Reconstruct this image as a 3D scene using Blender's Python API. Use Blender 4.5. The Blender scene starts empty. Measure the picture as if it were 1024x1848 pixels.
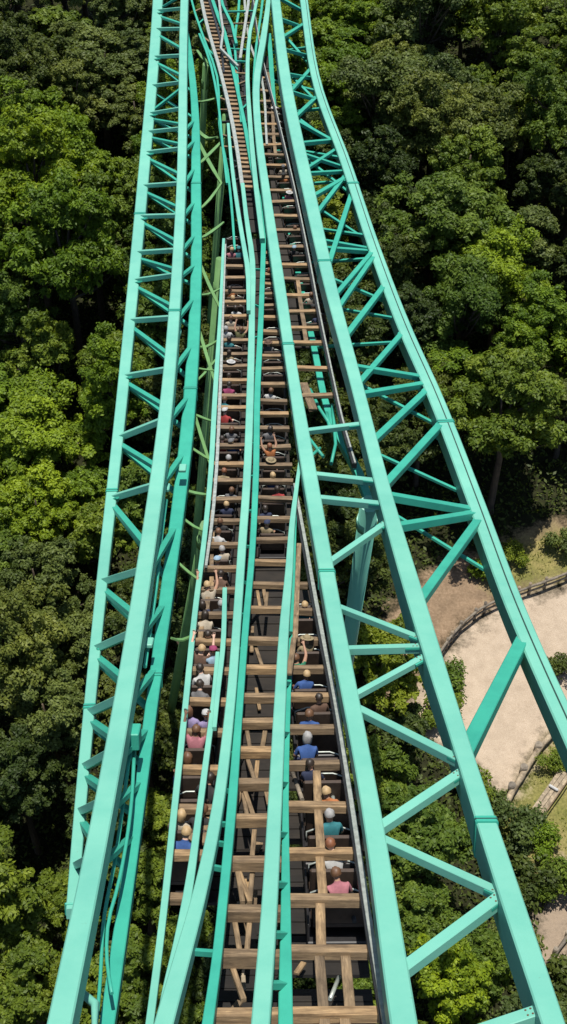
import bpy, bmesh, math, random
import numpy as np
from mathutils import Vector, Matrix
R = math.radians
random.seed(7); rng = np.random.default_rng(7)
scene = bpy.context.scene
COL = scene.collection
ZC = 66.0                      # camera height over the valley floor
F = 2230.0; CU, CV = 512.0, 924.0
S2 = math.sqrt(0.5)

# ------------------------------------------------------------------ materials
def new_mat(name):
    m = bpy.data.materials.new(name); m.use_nodes = True
    nt = m.node_tree; nt.nodes.clear()
    out = nt.nodes.new('ShaderNodeOutputMaterial')
    return m, nt, out
def N(nt, t, **kw):
    n = nt.nodes.new(t)
    for k, v in kw.items():
        if k in n.inputs: n.inputs[k].default_value = v
        else: setattr(n, k, v)
    return n
def ramp(nt, fac, stops):
    r = nt.nodes.new('ShaderNodeValToRGB')
    els = r.color_ramp.elements
    while len(els) < len(stops): els.new(0.5)
    for e, (p, c) in zip(els, stops):
        e.position = p; e.color = (*c, 1) if len(c) == 3 else c
    nt.links.new(fac, r.inputs[0]); return r
def mixc(nt, fac, a, b, mode='MIX'):
    n = nt.nodes.new('ShaderNodeMix'); n.data_type = 'RGBA'; n.blend_type = mode
    for idx, x in ((0, fac), (6, a), (7, b)):
        if hasattr(x, 'links'): nt.links.new(x, n.inputs[idx])
        elif idx == 0: n.inputs[0].default_value = x
        else: n.inputs[idx].default_value = (*x, 1)
    return n.outputs[2]

def paint_mat(name, base, dirt, rough=0.42, amount=0.35):
    m, nt, out = new_mat(name)
    geo = N(nt, 'ShaderNodeNewGeometry')
    n1 = N(nt, 'ShaderNodeTexNoise', Scale=1.3, Detail=6.0, Roughness=0.65)
    n2 = N(nt, 'ShaderNodeTexNoise', Scale=9.0, Detail=5.0, Roughness=0.7)
    n3 = N(nt, 'ShaderNodeTexNoise', Scale=0.35, Detail=3.0)
    for n in (n1, n2, n3): nt.links.new(geo.outputs['Position'], n.inputs['Vector'])
    r1 = ramp(nt, n1.outputs[0], [(0.42, (0, 0, 0)), (0.75, (1, 1, 1))])
    mul = N(nt, 'ShaderNodeMath', operation='MULTIPLY'); mul.inputs[1].default_value = amount
    nt.links.new(r1.outputs[0], mul.inputs[0])
    c = mixc(nt, mul.outputs[0], base, dirt)
    r3 = ramp(nt, n3.outputs[0], [(0.3, (0.86, 0.9, 0.9)), (0.7, (1.06, 1.03, 1.0))])
    c = mixc(nt, 1.0, c, r3.outputs[0], 'MULTIPLY')
    r2 = ramp(nt, n2.outputs[0], [(0.69, (0, 0, 0)), (0.76, (1, 1, 1))])
    mul2 = N(nt, 'ShaderNodeMath', operation='MULTIPLY'); mul2.inputs[1].default_value = 0.55
    nt.links.new(r2.outputs[0], mul2.inputs[0])
    c = mixc(nt, mul2.outputs[0], c, (0.10, 0.17, 0.12))
    n4 = N(nt, 'ShaderNodeTexNoise', Scale=3.1, Detail=9.0, Roughness=0.82); nt.links.new(geo.outputs['Position'], n4.inputs['Vector'])
    r4 = ramp(nt, n4.outputs[0], [(0.665, (0, 0, 0)), (0.70, (.8, .8, .8))])
    c = mixc(nt, r4.outputs[0], c, (0.13, 0.10, 0.06))
    b = N(nt, 'ShaderNodeBsdfPrincipled', Roughness=rough); b.inputs['Specular IOR Level'].default_value = 0.22
    nt.links.new(c, b.inputs['Base Color'])
    bp = N(nt, 'ShaderNodeBump', Strength=0.12, Distance=0.02)
    nt.links.new(n2.outputs[0], bp.inputs['Height']); nt.links.new(bp.outputs[0], b.inputs['Normal'])
    nt.links.new(b.outputs[0], out.inputs[0]); return m

def plain_mat(name, col, rough=0.7, metal=0.0, var=0.25, scale=8.0):
    m, nt, out = new_mat(name)
    tc = N(nt, 'ShaderNodeTexCoord')
    n1 = N(nt, 'ShaderNodeTexNoise', Scale=scale, Detail=4.0)
    nt.links.new(tc.outputs['Object'], n1.inputs['Vector'])
    r = ramp(nt, n1.outputs[0], [(0.3, tuple(c * (1 - var) for c in col)), (0.7, tuple(min(1, c * (1 + var)) for c in col))])
    b = N(nt, 'ShaderNodeBsdfPrincipled', Roughness=rough, Metallic=metal)
    nt.links.new(r.outputs[0], b.inputs['Base Color'])
    nt.links.new(b.outputs[0], out.inputs[0]); return m

def wood_mat(name, ca, cb, stretch=(1.2, 14.0, 14.0)):
    m, nt, out = new_mat(name)
    tc = N(nt, 'ShaderNodeTexCoord'); oi = N(nt, 'ShaderNodeObjectInfo')
    mp = N(nt, 'ShaderNodeMapping'); mp.inputs['Scale'].default_value = stretch
    nt.links.new(tc.outputs['Object'], mp.inputs['Vector'])
    add = N(nt, 'ShaderNodeVectorMath', operation='ADD')
    nt.links.new(mp.outputs[0], add.inputs[0])
    comb = N(nt, 'ShaderNodeMath', operation='MULTIPLY'); comb.inputs[1].default_value = 57.0
    nt.links.new(oi.outputs['Random'], comb.inputs[0]); nt.links.new(comb.outputs[0], add.inputs[1])
    n1 = N(nt, 'ShaderNodeTexNoise', Scale=1.6, Detail=8.0, Roughness=0.7, Distortion=0.6)
    nt.links.new(add.outputs[0], n1.inputs['Vector'])
    n2 = N(nt, 'ShaderNodeTexNoise', Scale=2.2, Detail=3.0)
    nt.links.new(tc.outputs['Object'], n2.inputs['Vector'])
    r = ramp(nt, n1.outputs[0], [(0.3, ca), (0.55, tuple((a + b) / 2 for a, b in zip(ca, cb))), (0.72, cb)])
    r2 = ramp(nt, n2.outputs[0], [(0.32, (0.50, 0.46, 0.42)), (0.48, (0.92, 0.9, 0.88)), (0.68, (1.12, 1.08, 1.02))])
    c = mixc(nt, 1.0, r.outputs[0], r2.outputs[0], 'MULTIPLY')
    r3 = ramp(nt, oi.outputs['Random'], [(0.0, (0.58, 0.59, 0.62)), (0.5, (0.95, 0.94, 0.92)), (1.0, (1.22, 1.15, 1.02))])
    c = mixc(nt, 1.0, c, r3.outputs[0], 'MULTIPLY')
    b = N(nt, 'ShaderNodeBsdfPrincipled', Roughness=0.8)
    nt.links.new(c, b.inputs['Base Color'])
    bp = N(nt, 'ShaderNodeBump', Strength=0.5, Distance=0.01)
    nt.links.new(n1.outputs[0], bp.inputs['Height']); nt.links.new(bp.outputs[0], b.inputs['Normal'])
    nt.links.new(b.outputs[0], out.inputs[0]); return m

def leaf_mat(name, col, tip):
    m, nt, out = new_mat(name)
    at = N(nt, 'ShaderNodeAttribute', attribute_name='tint'); oi = N(nt, 'ShaderNodeObjectInfo')
    c = mixc(nt, at.outputs['Fac'], col, tip)
    r = ramp(nt, oi.outputs['Random'], [(0.0, (0.72, 0.80, 0.85)), (0.5, (1.0, 1.0, 1.0)), (1.0, (1.28, 1.16, 0.9))])
    c = mixc(nt, 1.0, c, r.outputs[0], 'MULTIPLY')
    b = N(nt, 'ShaderNodeBsdfPrincipled', Roughness=0.55); b.inputs['Specular IOR Level'].default_value = 0.25
    t = N(nt, 'ShaderNodeBsdfTranslucent')
    tcol = mixc(nt, 1.0, c, (1.25, 1.2, 0.45), 'MULTIPLY')
    nt.links.new(c, b.inputs['Base Color']); nt.links.new(tcol, t.inputs['Color'])
    mx = N(nt, 'ShaderNodeMixShader'); mx.inputs[0].default_value = 0.36
    nt.links.new(b.outputs[0], mx.inputs[1]); nt.links.new(t.outputs[0], mx.inputs[2])
    nt.links.new(mx.outputs[0], out.inputs[0]); return m

M = {}
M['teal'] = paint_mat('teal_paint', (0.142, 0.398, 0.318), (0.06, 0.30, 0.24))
M['teal_b'] = paint_mat('teal_paint_shaded', (0.040, 0.315, 0.235), (0.02, 0.20, 0.16), amount=0.5)  # deeper teal copy: shade on the braces put into the colour, more dirt mixed in
M['green'] = paint_mat('olive_green_paint', (0.12, 0.25, 0.095), (0.05, 0.10, 0.035), rough=0.5, amount=0.5)
M['dark_steel'] = plain_mat('dark_steel', (0.035, 0.037, 0.04), 0.45, 0.5)
M['grey_steel'] = plain_mat('grey_rail_steel', (0.34, 0.37, 0.34), 0.42, 0.35)
M['black_line'] = plain_mat('black_groove_seam', (0.015, 0.04, 0.035), 0.6)  # dark colour of the groove strip and the collar seams
M['rust'] = plain_mat('rusted_bolt', (0.10, 0.055, 0.03), 0.85)
M['wood'] = wood_mat('sleeper_wood', (0.085, 0.055, 0.031), (0.40, 0.288, 0.168))
M['wood_l'] = wood_mat('stringer_wood', (0.085, 0.058, 0.033), (0.37, 0.268, 0.158), (14.0, 1.2, 14.0))
M['wood_old'] = wood_mat('weathered_wood', (0.10, 0.085, 0.065), (0.38, 0.33, 0.26), (3, 3, 9))
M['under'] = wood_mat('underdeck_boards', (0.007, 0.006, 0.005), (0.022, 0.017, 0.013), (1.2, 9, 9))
M['car'] = plain_mat('car_body_black', (0.018, 0.017, 0.018), 0.5)
M['seat'] = plain_mat('car_seat_vinyl', (0.05, 0.032, 0.022), 0.55)
M['bark'] = wood_mat('bark', (0.035, 0.026, 0.018), (0.12, 0.095, 0.07), (9, 9, 1.4))
LEAF = {
 'bright': leaf_mat('leaf_bright_yellow_green', (0.088, 0.148, 0.010), (0.215, 0.305, 0.018)),
 'yellow': leaf_mat('leaf_olive_yellow', (0.080, 0.122, 0.012), (0.185, 0.240, 0.022)),
 'mid':    leaf_mat('leaf_mid_green', (0.066, 0.112, 0.013), (0.155, 0.218, 0.026)),
 'grey':   leaf_mat('leaf_grey_green', (0.066, 0.096, 0.022), (0.150, 0.188, 0.044)),
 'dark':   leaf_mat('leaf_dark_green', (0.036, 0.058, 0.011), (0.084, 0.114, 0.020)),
}

# ------------------------------------------------------------------ object helpers
def link(o, parent=None):
    COL.objects.link(o)
    if parent is not None: o.parent = parent
    return o
def tag(o, label=None, cat=None, group=None, kind=None):
    if label: o['label'] = label
    if cat: o['category'] = cat
    if group: o['group'] = group
    if kind: o['kind'] = kind
    return o
def empty(name, loc=(0, 0, 0)):
    o = bpy.data.objects.new(name, None); o.location = loc; o.empty_display_size = 0.3
    return link(o)
def mesh_obj(name, bm, mat, parent=None, origin=None, smooth=False):
    """one mesh object; world-space bmesh, moved so that its origin is at `origin` (or its own centre)"""
    if origin is None:
        c = Vector((0, 0, 0))
        for v in bm.verts: c += v.co
        origin = c / max(1, len(bm.verts))
    origin = Vector(origin)
    for v in bm.verts: v.co -= origin
    bm.normal_update()
    me = bpy.data.meshes.new(name); bm.to_mesh(me); bm.free()
    for mm in (mat if isinstance(mat, (list, tuple)) else [mat]): me.materials.append(mm)
    if smooth:
        for p in me.polygons: p.use_smooth = True
    o = bpy.data.objects.new(name, me)
    po = Vector(parent.location) if parent is not None else Vector((0, 0, 0))
    if parent is not None and parent.parent is not None: po = Vector(parent.parent.location) + po
    o.location = origin - po
    return link(o, parent)

# ------------------------------------------------------------------ camera rays and the drop profile
def ray(u, v):
    """direction with unit depth along the optical axis (camera pitched 45 degrees down)"""
    a = (u - CU) / F; t = (CV - v) / F
    return Vector((a, S2 + t * S2, -S2 + t * S2))
CAM = Vector((0, 0, ZC))
knots = [(3.0, -14.7), (7.0, -17.0), (11.5, -19.6), (25.3, -26.4), (44.6, -30.3), (59.8, -32.0), (82.0, -34.0), (100.0, -35.3), (135.0, -37.0)]
ky = np.array([k[0] for k in knots]); kz = np.array([k[1] for k in knots])
PY = np.linspace(-1.0, 135.0, 1400)
PZ = np.interp(PY, ky, kz)
PZ[PY < 3] = -14.7 + 0.575 * (3 - PY[PY < 3])
_k = np.hanning(101); _k /= _k.sum()
PZ = np.convolve(np.pad(PZ, 50, mode='reflect', reflect_type='odd'), _k, 'valid')
_dz = np.gradient(PZ, PY); _l = np.sqrt(1 + _dz * _dz)
TY, TZ = 1 / _l, _dz / _l           # tangent
NY, NZ = -TZ, TY                    # normal
_cache = {}
def surf(h):
    h = round(h, 3)
    if h not in _cache:
        y = PY + h * NY; z = PZ + h * NZ
        p = S2 * y - S2 * z; t = (S2 * y + S2 * z) / p
        v = CV - t * F
        i = np.argsort(v); _cache[h] = (v[i], p[i], NY[i], NZ[i])
    return _cache[h]
def pt(u, v, h=0.0):
    sv, sp, _, _ = surf(h)
    return CAM + ray(u, v) * float(np.interp(v, sv, sp))
def nrm(v, h=0.0):
    sv, _, ny, nz = surf(h)
    return Vector((0, float(np.interp(v, sv, ny)), float(np.interp(v, sv, nz)))).normalized()
def depth(v, h=0.0):
    sv, sp, _, _ = surf(h); return float(np.interp(v, sv, sp))

# ground
def ground_z(x, y):
    return (0.0 + 0.21 * y + 0.9 * math.sin(x * 0.07 + 1.0) * math.cos(y * 0.05) + 0.35 * math.sin(x * 0.23 + y * 0.17)
            + 0.012 * max(0.0, abs(x) - 10) * abs(x) * 0.12)
def gpt(u, v, up=0.0):
    d = ray(u, v); lo, hi = 10.0, 400.0
    for _ in range(50):
        m = 0.5 * (lo + hi); q = CAM + d * m
        if q.z > ground_z(q.x, q.y) + up: lo = m
        else: hi = m
    return CAM + d * lo
def project(q):
    d = Vector(q) - CAM
    p = d.y * S2 - d.z * S2
    return CU + F * d.x / p, CV - F * (d.y * S2 + d.z * S2) / p, p

# ------------------------------------------------------------------ beams
def catmull(keys, step=28.0):
    """keys: (u, v, w ...) ascending v -> smooth resample"""
    a = np.array(sorted(keys, key=lambda k: k[1]), float)
    v = a[:, 1]; out = [v[0]]
    n = max(2, int((v[-1] - v[0]) / step) + 1)
    vs = np.linspace(v[0], v[-1], n)
    cols = []
    for j in range(a.shape[1]):
        y = a[:, j]
        m = np.zeros(len(v)); d = np.diff(y) / np.diff(v)
        m[0] = d[0]; m[-1] = d[-1]
        for i in range(1, len(v) - 1):
            m[i] = 0 if d[i - 1] * d[i] < 0 and j == 2 else (d[i - 1] * (v[i + 1] - v[i]) + d[i] * (v[i] - v[i - 1])) / (v[i + 1] - v[i - 1])
        idx = np.clip(np.searchsorted(v, vs) - 1, 0, len(v) - 2)
        hh = v[idx + 1] - v[idx]; t = (vs - v[idx]) / hh
        cols.append((2 * t**3 - 3 * t**2 + 1) * y[idx] + (t**3 - 2 * t**2 + t) * hh * m[idx] + (-2 * t**3 + 3 * t**2) * y[idx + 1] + (t**3 - t**2) * hh * m[idx + 1])
    return np.stack(cols, 1)

def section(w, d, c):
    """chamfered box section, top centre at origin: (side, normal) pairs"""
    a = w / 2
    return [(-a + c, 0), (a - c, 0), (a, -c), (a, -d + c), (a - c, -d), (-a + c, -d), (-a, -d + c), (-a, -c)]
def sweep(bm, pts, ws, ds, ns, round_=False):
    rings = []
    for i, p in enumerate(pts):
        a = pts[max(0, i - 1)]; b = pts[min(len(pts) - 1, i + 1)]
        t = (b - a).normalized(); n = ns[i]
        s = t.cross(n).normalized(); n = s.cross(t).normalized()
        w, d = ws[i], ds[i]
        if round_:
            sec = [(math.cos(k * math.pi / 5) * w / 2, -d / 2 + math.sin(k * math.pi / 5) * d / 2) for k in range(10)]
        else:
            sec = section(w, d, min(w, d) * 0.07)
        rings.append([bm.verts.new(p + s * x + n * y) for x, y in sec])
    k = len(rings[0])
    for i in range(len(rings) - 1):
        for j in range(k):
            f = bm.faces.new((rings[i][j], rings[i][(j + 1) % k], rings[i + 1][(j + 1) % k], rings[i + 1][j]))
            f.smooth = round_
    bm.faces.new(list(reversed(rings[0]))); bm.faces.new(rings[-1])
    bmesh.ops.recalc_face_normals(bm, faces=bm.faces)
def beam(bm, a, b, w, d, n, round_=False):
    sweep(bm, [a, b], [w, w], [d, d], [n, n], round_)
def box(bm, c, sx, sy, sz, rot=None, bev=0.0):
    m = Matrix.Translation(c) @ (rot.to_4x4() if rot is not None else Matrix()) @ Matrix.Diagonal((sx, sy, sz, 1))
    r = bmesh.ops.create_cube(bm, size=1.0, matrix=m)
    if bev > 0:
        es = list({e for v in r['verts'] for e in v.link_edges})
        bmesh.ops.bevel(bm, geom=es, offset=bev, segments=1, affect='EDGES')

class Chord:
    def __init__(self, keys, h, ratio=1.0):
        self.k = catmull(keys); self.h = h; self.ratio = ratio
    def uv(self, v):
        return float(np.interp(v, self.k[:, 1], self.k[:, 0])), float(np.interp(v, self.k[:, 1], self.k[:, 2]))
    def at(self, v, drop=0.0):
        u, w = self.uv(v); p = pt(u, v, self.h)
        return p - nrm(v, self.h) * drop
    def width(self, v):
        return self.uv(v)[1] * depth(v, self.h) / F
    def build(self, name, mat, parent, dfix=None, round_=False, du=0.0, dh=0.0, wscale=1.0):
        pts, ws, ds, ns = [], [], [], []
        for u, v, w in self.k[:, :3]:
            pts.append(pt(u + du, v, self.h) + nrm(v, self.h) * dh); W = max(0.02, w * wscale * depth(v, self.h) / F)
            ws.append(W); ds.append(W * self.ratio if dfix is None else dfix); ns.append(nrm(v, self.h))
        bm = bmesh.new(); sweep(bm, pts, ws, ds, ns, round_)
        return mesh_obj(name, bm, mat, parent)

def brace(parent, ca, va, cb, vb, px, name='brace', drop=0.12, ratio=0.8, mat='teal', trim=0.0):
    a = ca.at(va, drop); b = cb.at(vb, drop)
    vm = 0.5 * (va + vb); pm = 0.5 * (depth(va, ca.h) + depth(vb, cb.h))
    w = px * pm / F
    bm = bmesh.new(); beam(bm, a, b, w, w * ratio, nrm(vm, ca.h))
    return mesh_obj(name, bm, M[mat], parent)
def gusset(parent, ch, v, toward, scale=1.0):
    """bolted plate under a chord node, reaching toward a point"""
    p = ch.at(v, 0.10); d = (toward - p); L = d.length; d.normalize()
    n = nrm(v, ch.h); W = ch.width(v)
    ext = W * (0.5 + 0.75 * scale)
    bm = bmesh.new(); beam(bm, p - n * 0.004, p + d * ext - n * 0.004, W * 0.62 * scale, 0.05, n)
    g = mesh_obj('gusset_plate', bm, M['teal_b'], parent)
    return g
def bolts(parent, ch, v, toward, n=4):
    p = ch.at(v, 0.10); d = (toward - p).normalized(); nn = nrm(v, ch.h); W = ch.width(v); s = d.cross(nn).normalized()
    bm = bmesh.new()
    for k in range(n):
        c = p + d * (W * (0.62 + 0.22 * (k // 2))) + s * (W * 0.16 * (1 if k % 2 else -1)) + nn * 0.006
        bmesh.ops.create_cone(bm, segments=6, radius1=W * 0.06, radius2=W * 0.05, depth=0.04, cap_ends=True,
                              matrix=Matrix.Translation(c) @ nn.to_track_quat('Z', 'Y').to_matrix().to_4x4())
    mesh_obj('bolt_cluster', bm, M['rust'], parent)
def collar(parent, ch, v):
    n = nrm(v, ch.h); a = ch.at(v - 4); b = ch.at(v + 4); W = ch.width(v)
    c = (a + b) / 2; d = (b - a).normalized() * 0.09
    bm = bmesh.new(); beam(bm, c - d + n * 0.03, c + d + n * 0.03, W * 1.1, W * ch.ratio * 1.05 + 0.05, n)
    o = mesh_obj('splice_collar', bm, M['teal_b'], parent)
    bm = bmesh.new(); beam(bm, c - d * 0.14 + n * 0.036, c + d * 0.14 + n * 0.036, W * 1.11, 0.02, n)
    mesh_obj('seam', bm, M['black_line'], o)

# ------------------------------------------------------------------ left lattice girder
L1 = Chord([(290, -120, 17), (285, 0, 18), (257, 340, 20), (222, 700, 20), (179, 1100, 20), (143, 1480, 21), (130, 1640, 21)], 0.35, 1.0)
L2 = Chord([(338, -120, 13), (333, 0, 14), (327, 340, 17), (303, 700, 23), (249, 1100, 31), (186, 1460, 37), (107, 1848, 46), (84, 1960, 48)], 1.55, 1.45)
L3 = Chord([(333, 40, 9), (344, 110, 11), (351, 180, 13), (354, 340, 18), (354, 500, 20), (344, 700, 23), (297, 1100, 24), (281, 1217, 22), (250, 1450, 23), (193, 1848, 28), (176, 1960, 29)], 0.15, 1.0)
left = empty('lattice_girder', pt(280, 1000, 0))
tag(left, 'tall teal lattice girder left of the timber tracks, its outer chord ending above the forest', 'girder')
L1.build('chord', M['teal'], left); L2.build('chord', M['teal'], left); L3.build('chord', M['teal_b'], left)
rungs = [(-60, -66), (-20, -25), (15, 10), (48, 47), (98, 95), (150, 143), (200, 190), (233, 226), (270, 262), (330, 325), (385, 383), (450, 445),
         (500, 489), (572, 566), (672, 658), (782, 748), (890, 865), (1040, 1016), (1160, 1128), (1274, 1244), (1372, 1340), (1452, 1430), (1550, 1530)]
for i, (a, b) in enumerate(rungs):
    px = np.interp(a, [0, 400, 800, 1300, 1600], [7, 9, 14, 19, 17])
    brace(left, L1, a, L2, b, px, 'cross_bar', drop=0.06)
    if i + 1 < len(rungs):
        a2, b2 = rungs[i + 1]
        if i % 4 == 1 and a < 330:
            brace(left, L1, a2 - 5, L2, b + 5, px * 0.75, 'brace', drop=0.2, mat='teal_b')
        else:
            brace(left, L1, a + 6, L2, b + (b2 - b) * 0.72, px * 0.8, 'brace', drop=0.2, mat='teal_b')
        # lower layer from the outer chord to the inner chord
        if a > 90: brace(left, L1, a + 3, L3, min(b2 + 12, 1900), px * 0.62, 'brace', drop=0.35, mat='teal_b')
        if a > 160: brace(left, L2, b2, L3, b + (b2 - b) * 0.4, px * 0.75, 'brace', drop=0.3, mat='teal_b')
for i, (a, b) in enumerate(rungs[2::2]):
    gusset(left, L1, a + 4, L2.at(b + 8, 0.1)); 
for a in (385, 885, 1275): collar(left, L1, a)
for a in (1217, 700, 330): collar(left, L3, a)
for a in (560,): collar(left, L2, a)
# hanging conduits inside the girder
for pts_ in ([(238, 1330), (226, 1420), (206, 1560), (190, 1640), (180, 1780), (166, 1930)], [(243, 1350), (236, 1460), (212, 1600), (196, 1660), (194, 1740), (202, 1790)],
             [(300, 900), (292, 960), (284, 1040), (262, 1200)], [(330, 420), (322, 540), (318, 640), (300, 780)]):
    c = Chord([(u, v, 7) for u, v in pts_], 0.55, 1.0); c.build('conduit', M['teal_b'], left, round_=True)
# junction boxes on the girder
def plate_box(parent, name, u, v, h, wx, wy, wz, mat, n_off=0.0):
    n = nrm(v, h); rot = Matrix((Vector((1, 0, 0)), n.cross(Vector((1, 0, 0))), n)).transposed()
    bm = bmesh.new(); box(bm, pt(u, v, h) + n * n_off, wx, wy, wz, rot, 0.02)
    return mesh_obj(name, bm, M[mat], parent)
plate_box(left, 'junction_box', 243, 1330, 0.9, 0.22, 0.45, 0.35, 'teal_b')
Chord([(134, 1774, 14), (166, 1790, 17), (172, 1806, 16), (171, 1830, 12), (170, 1900, 11)], 0.8, 1.0).build('elbow_pipe', M['teal'], left, round_=True)
plate_box(left, 'end_plate', 130, 1641, 0.26, 0.22, 0.04, 0.24, 'teal_b')
for u, v in ((330, 845), (283, 965), (312, 690), (322, 600), (300, 880), (268, 1160)):
    plate_box(left, 'bracket', u, v, 0.7, 0.22, 0.4, 0.1, 'teal')

# ------------------------------------------------------------------ right lattice girder
A = Chord([(490, -120, 7), (485, 0, 8), (477, 60, 11), (463, 150, 12), (468, 250, 13), (480, 340, 15), (503, 500, 20), (533, 700, 21), (543, 760, 24), (599, 1080, 29), (667, 1440, 34), (730, 1848, 50), (748, 1960, 52)], 0.9, 1.15)
B = Chord([(486, -120, 14), (498, 0, 16), (517, 150, 20), (557, 340, 23), (593, 500, 23), (646, 700, 23), (695, 890, 27), (757, 1100, 34), (823, 1310, 33), (922, 1615, 42), (1000, 1848, 44), (1037, 1960, 46)], 1.4, 1.75)
C = Chord([(535, -120, 13), (549, 0, 14), (573, 150, 16), (624, 290, 19), (674, 440, 22), (735, 600, 26), (780, 700, 28), (858, 900, 32), (925, 1080, 36), (984, 1217, 38), (1022, 1300, 40), (1080, 1430, 42)], 0.4, 1.15)
right = empty('lattice_girder', pt(720, 1000, 0))
tag(right, 'wide three-chord teal lattice girder right of the tracks, its bays open over the gravel clearing', 'girder')
for c in (A, B, C): c.build('chord', M['teal'], right)
C.build('groove_strip', M['black_line'], right, dfix=0.035, du=3.0, dh=0.022, wscale=0.06)  # the groove's dark line along the chord top, laid on as a thin strip
AB = [(1012, 'A', 930, 'B', 15), (1082, 'A', 1148, 'B', 16), (1162, 'A', 1157, 'B', 19), (1250, 'A', 1170, 'B', 16), (1262, 'A', 1366, 'B', 21),
      (1488, 'A', 1376, 'B', 23), (1496, 'A', 1606, 'B', 23), (1745, 'A', 1596, 'B', 28), (1890, 'A', 1806, 'B', 32), (890, 'A', 903, 'B', 17), (848, 'A', 862, 'B', 15),
      (772, 'A', 758, 'B', 13)]
BC = [(652, 674, 12), (704, 684, 13), (690, 590, 11), (792, 692, 13), (872, 752, 15), (882, 912, 18), (940, 916, 18), (1082, 925, 17), (1352, 1135, 27), (605, 505, 11), (555, 452, 9), (532, 445, 9), (432, 440, 10), (418, 436, 9),
      (480, 330, 9), (380, 300, 8), (345, 305, 9), (300, 296, 8), (296, 255, 7), (246, 240, 9), (262, 290, 8), (200, 245, 8), (205, 160, 8), (150, 170, 8), (120, 130, 8), (160, 110, 7), (75, 90, 8), (60, 30, 7), (20, 40, 8), (-20, 10, 7), (-40, -30, 7),
      (1640, 1330, 20)]
for va, _, vb, _, px in AB:
    o = brace(right, A, va, B, vb, px * .9, 'brace', drop=0.08)
    gusset(right, B, vb, A.at(va, 0.1), 1.0)
    if va > 1000: bolts(right, B, vb, A.at(va, 0.1))
for va, vb, px in BC[:-1]:
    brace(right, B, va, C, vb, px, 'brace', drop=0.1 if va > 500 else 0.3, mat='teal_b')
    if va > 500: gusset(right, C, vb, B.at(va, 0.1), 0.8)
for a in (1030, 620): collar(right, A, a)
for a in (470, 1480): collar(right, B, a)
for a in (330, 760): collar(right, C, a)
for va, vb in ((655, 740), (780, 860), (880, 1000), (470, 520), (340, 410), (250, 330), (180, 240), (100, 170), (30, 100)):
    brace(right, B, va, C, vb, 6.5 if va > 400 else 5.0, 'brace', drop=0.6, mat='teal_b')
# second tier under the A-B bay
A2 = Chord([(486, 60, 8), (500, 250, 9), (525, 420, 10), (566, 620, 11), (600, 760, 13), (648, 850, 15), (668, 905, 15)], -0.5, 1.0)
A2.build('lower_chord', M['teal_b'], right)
for va, vb in ((90, 80), (140, 160), (200, 190), (260, 280), (330, 320), (400, 420), (470, 460), (540, 570), (620, 610)):
    brace(right, A2, va, C, vb, 6, 'brace', drop=0.1, mat='teal_b')
# looping service pipes under the missing sleepers
for pts_ in ([(548, 775), (568, 790), (580, 806), (584, 822)], [(552, 830), (566, 818), (578, 806)], [(600, 728), (604, 770), (606, 800), (598, 835)], [(590, 742), (594, 750), (596, 775)], [(560, 700), (580, 740), (600, 770)]):
    Chord([(u, v, 6) for u, v in pts_], -0.4, 1.0).build('service_pipe', M['teal_b'], right, round_=True)

# ------------------------------------------------------------------ tracks
# left track (with the middle beams), right track
tl = empty('coaster_track', pt(420, 1000, 0))
tag(tl, 'timber-sleepered coaster track with paired teal rails, left of the two and full of riders', 'coaster track')
tr = empty('coaster_track', pt(560, 1200, 0))
tag(tr, 'coaster track with wide timber sleepers and dark grey outer rail, against the right girder', 'coaster track')
R1 = Chord([(404, 430, 5), (398, 560, 6), (388, 720, 9), (380, 860, 9), (368, 980, 9), (355, 1080, 10), (332, 1300, 11), (317, 1440, 12), (296, 1640, 13), (270, 1848, 15), (255, 1960, 16)], 0.22, 1.0)
R1w = Chord([(407, 440, 3.5), (403, 560, 4), (397, 720, 6), (390, 860, 6), (383, 940, 6), (372, 1020, 5)], 0.12, 1.0)
R2 = Chord([(406, 1060, 8), (403, 1160, 9), (393, 1250, 9), (387, 1312, 8)], 0.45, 1.0)
R2b = Chord([(393, 1176, 7), (386, 1260, 9), (371, 1380, 11), (359, 1470, 12), (341, 1600, 16), (322, 1700, 18), (300, 1790, 16), (282, 1900, 16)], 0.40, 1.0)
R3a = Chord([(438, 330, 7), (446, 400, 8), (455, 460, 10), (455, 560, 11), (452, 700, 13), (446, 860, 14), (436, 1000, 15), (430, 1090, 15), (415, 1280, 17), (392, 1460, 21), (358, 1620, 26), (325, 1740, 32), (292, 1860, 36), (268, 1960, 38)], 0.42, 1.1)
R3b = Chord([(474, 330, 8), (476, 420, 9), (474, 500, 9), (470, 600, 10), (465, 700, 11), (462, 860, 11), (455, 1000, 11), (446, 1100, 12), (432, 1280, 13), (418, 1460, 17), (405, 1600, 17), (390, 1740, 18), (373, 1860, 21), (360, 1960, 22)], 0.26, 1.4)
R4 = Chord([(546, 800, 5), (537, 868, 7), (528, 940, 10), (521, 1040, 14), (514, 1120, 17), (506, 1260, 21), (497, 1440, 25), (486, 1640, 29), (470, 1850, 34), (462, 1960, 36)], 0.55, 1.1)
R4b = Chord([(534, 900, 5), (528, 1100, 7), (520, 1280, 9), (516, 1440, 11), (516, 1640, 18), (516, 1850, 27), (518, 1960, 28)], 0.12, 1.0)
R5 = Chord([(532, 872, 5), (552, 980, 6), (572, 1090, 7), (605, 1260, 8), (634, 1440, 9), (664, 1640, 11), (698, 1848, 13), (716, 1960, 14)], 0.2, 1.2)
R5u = Chord([(452, -60, 4), (460, 30, 4), (470, 90, 4), (500, 210, 5), (532, 345, 6), (556, 460, 7), (575, 560, 8), (600, 680, 8), (618, 760, 9), (640, 836, 9)], 0.2, 1.2)
for c, m in ((R1, 'teal'), (R2, 'teal'), (R2b, 'teal'), (R3a, 'teal'), (R3b, 'teal_b')): c.build('rail', M[m], tl)
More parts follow.
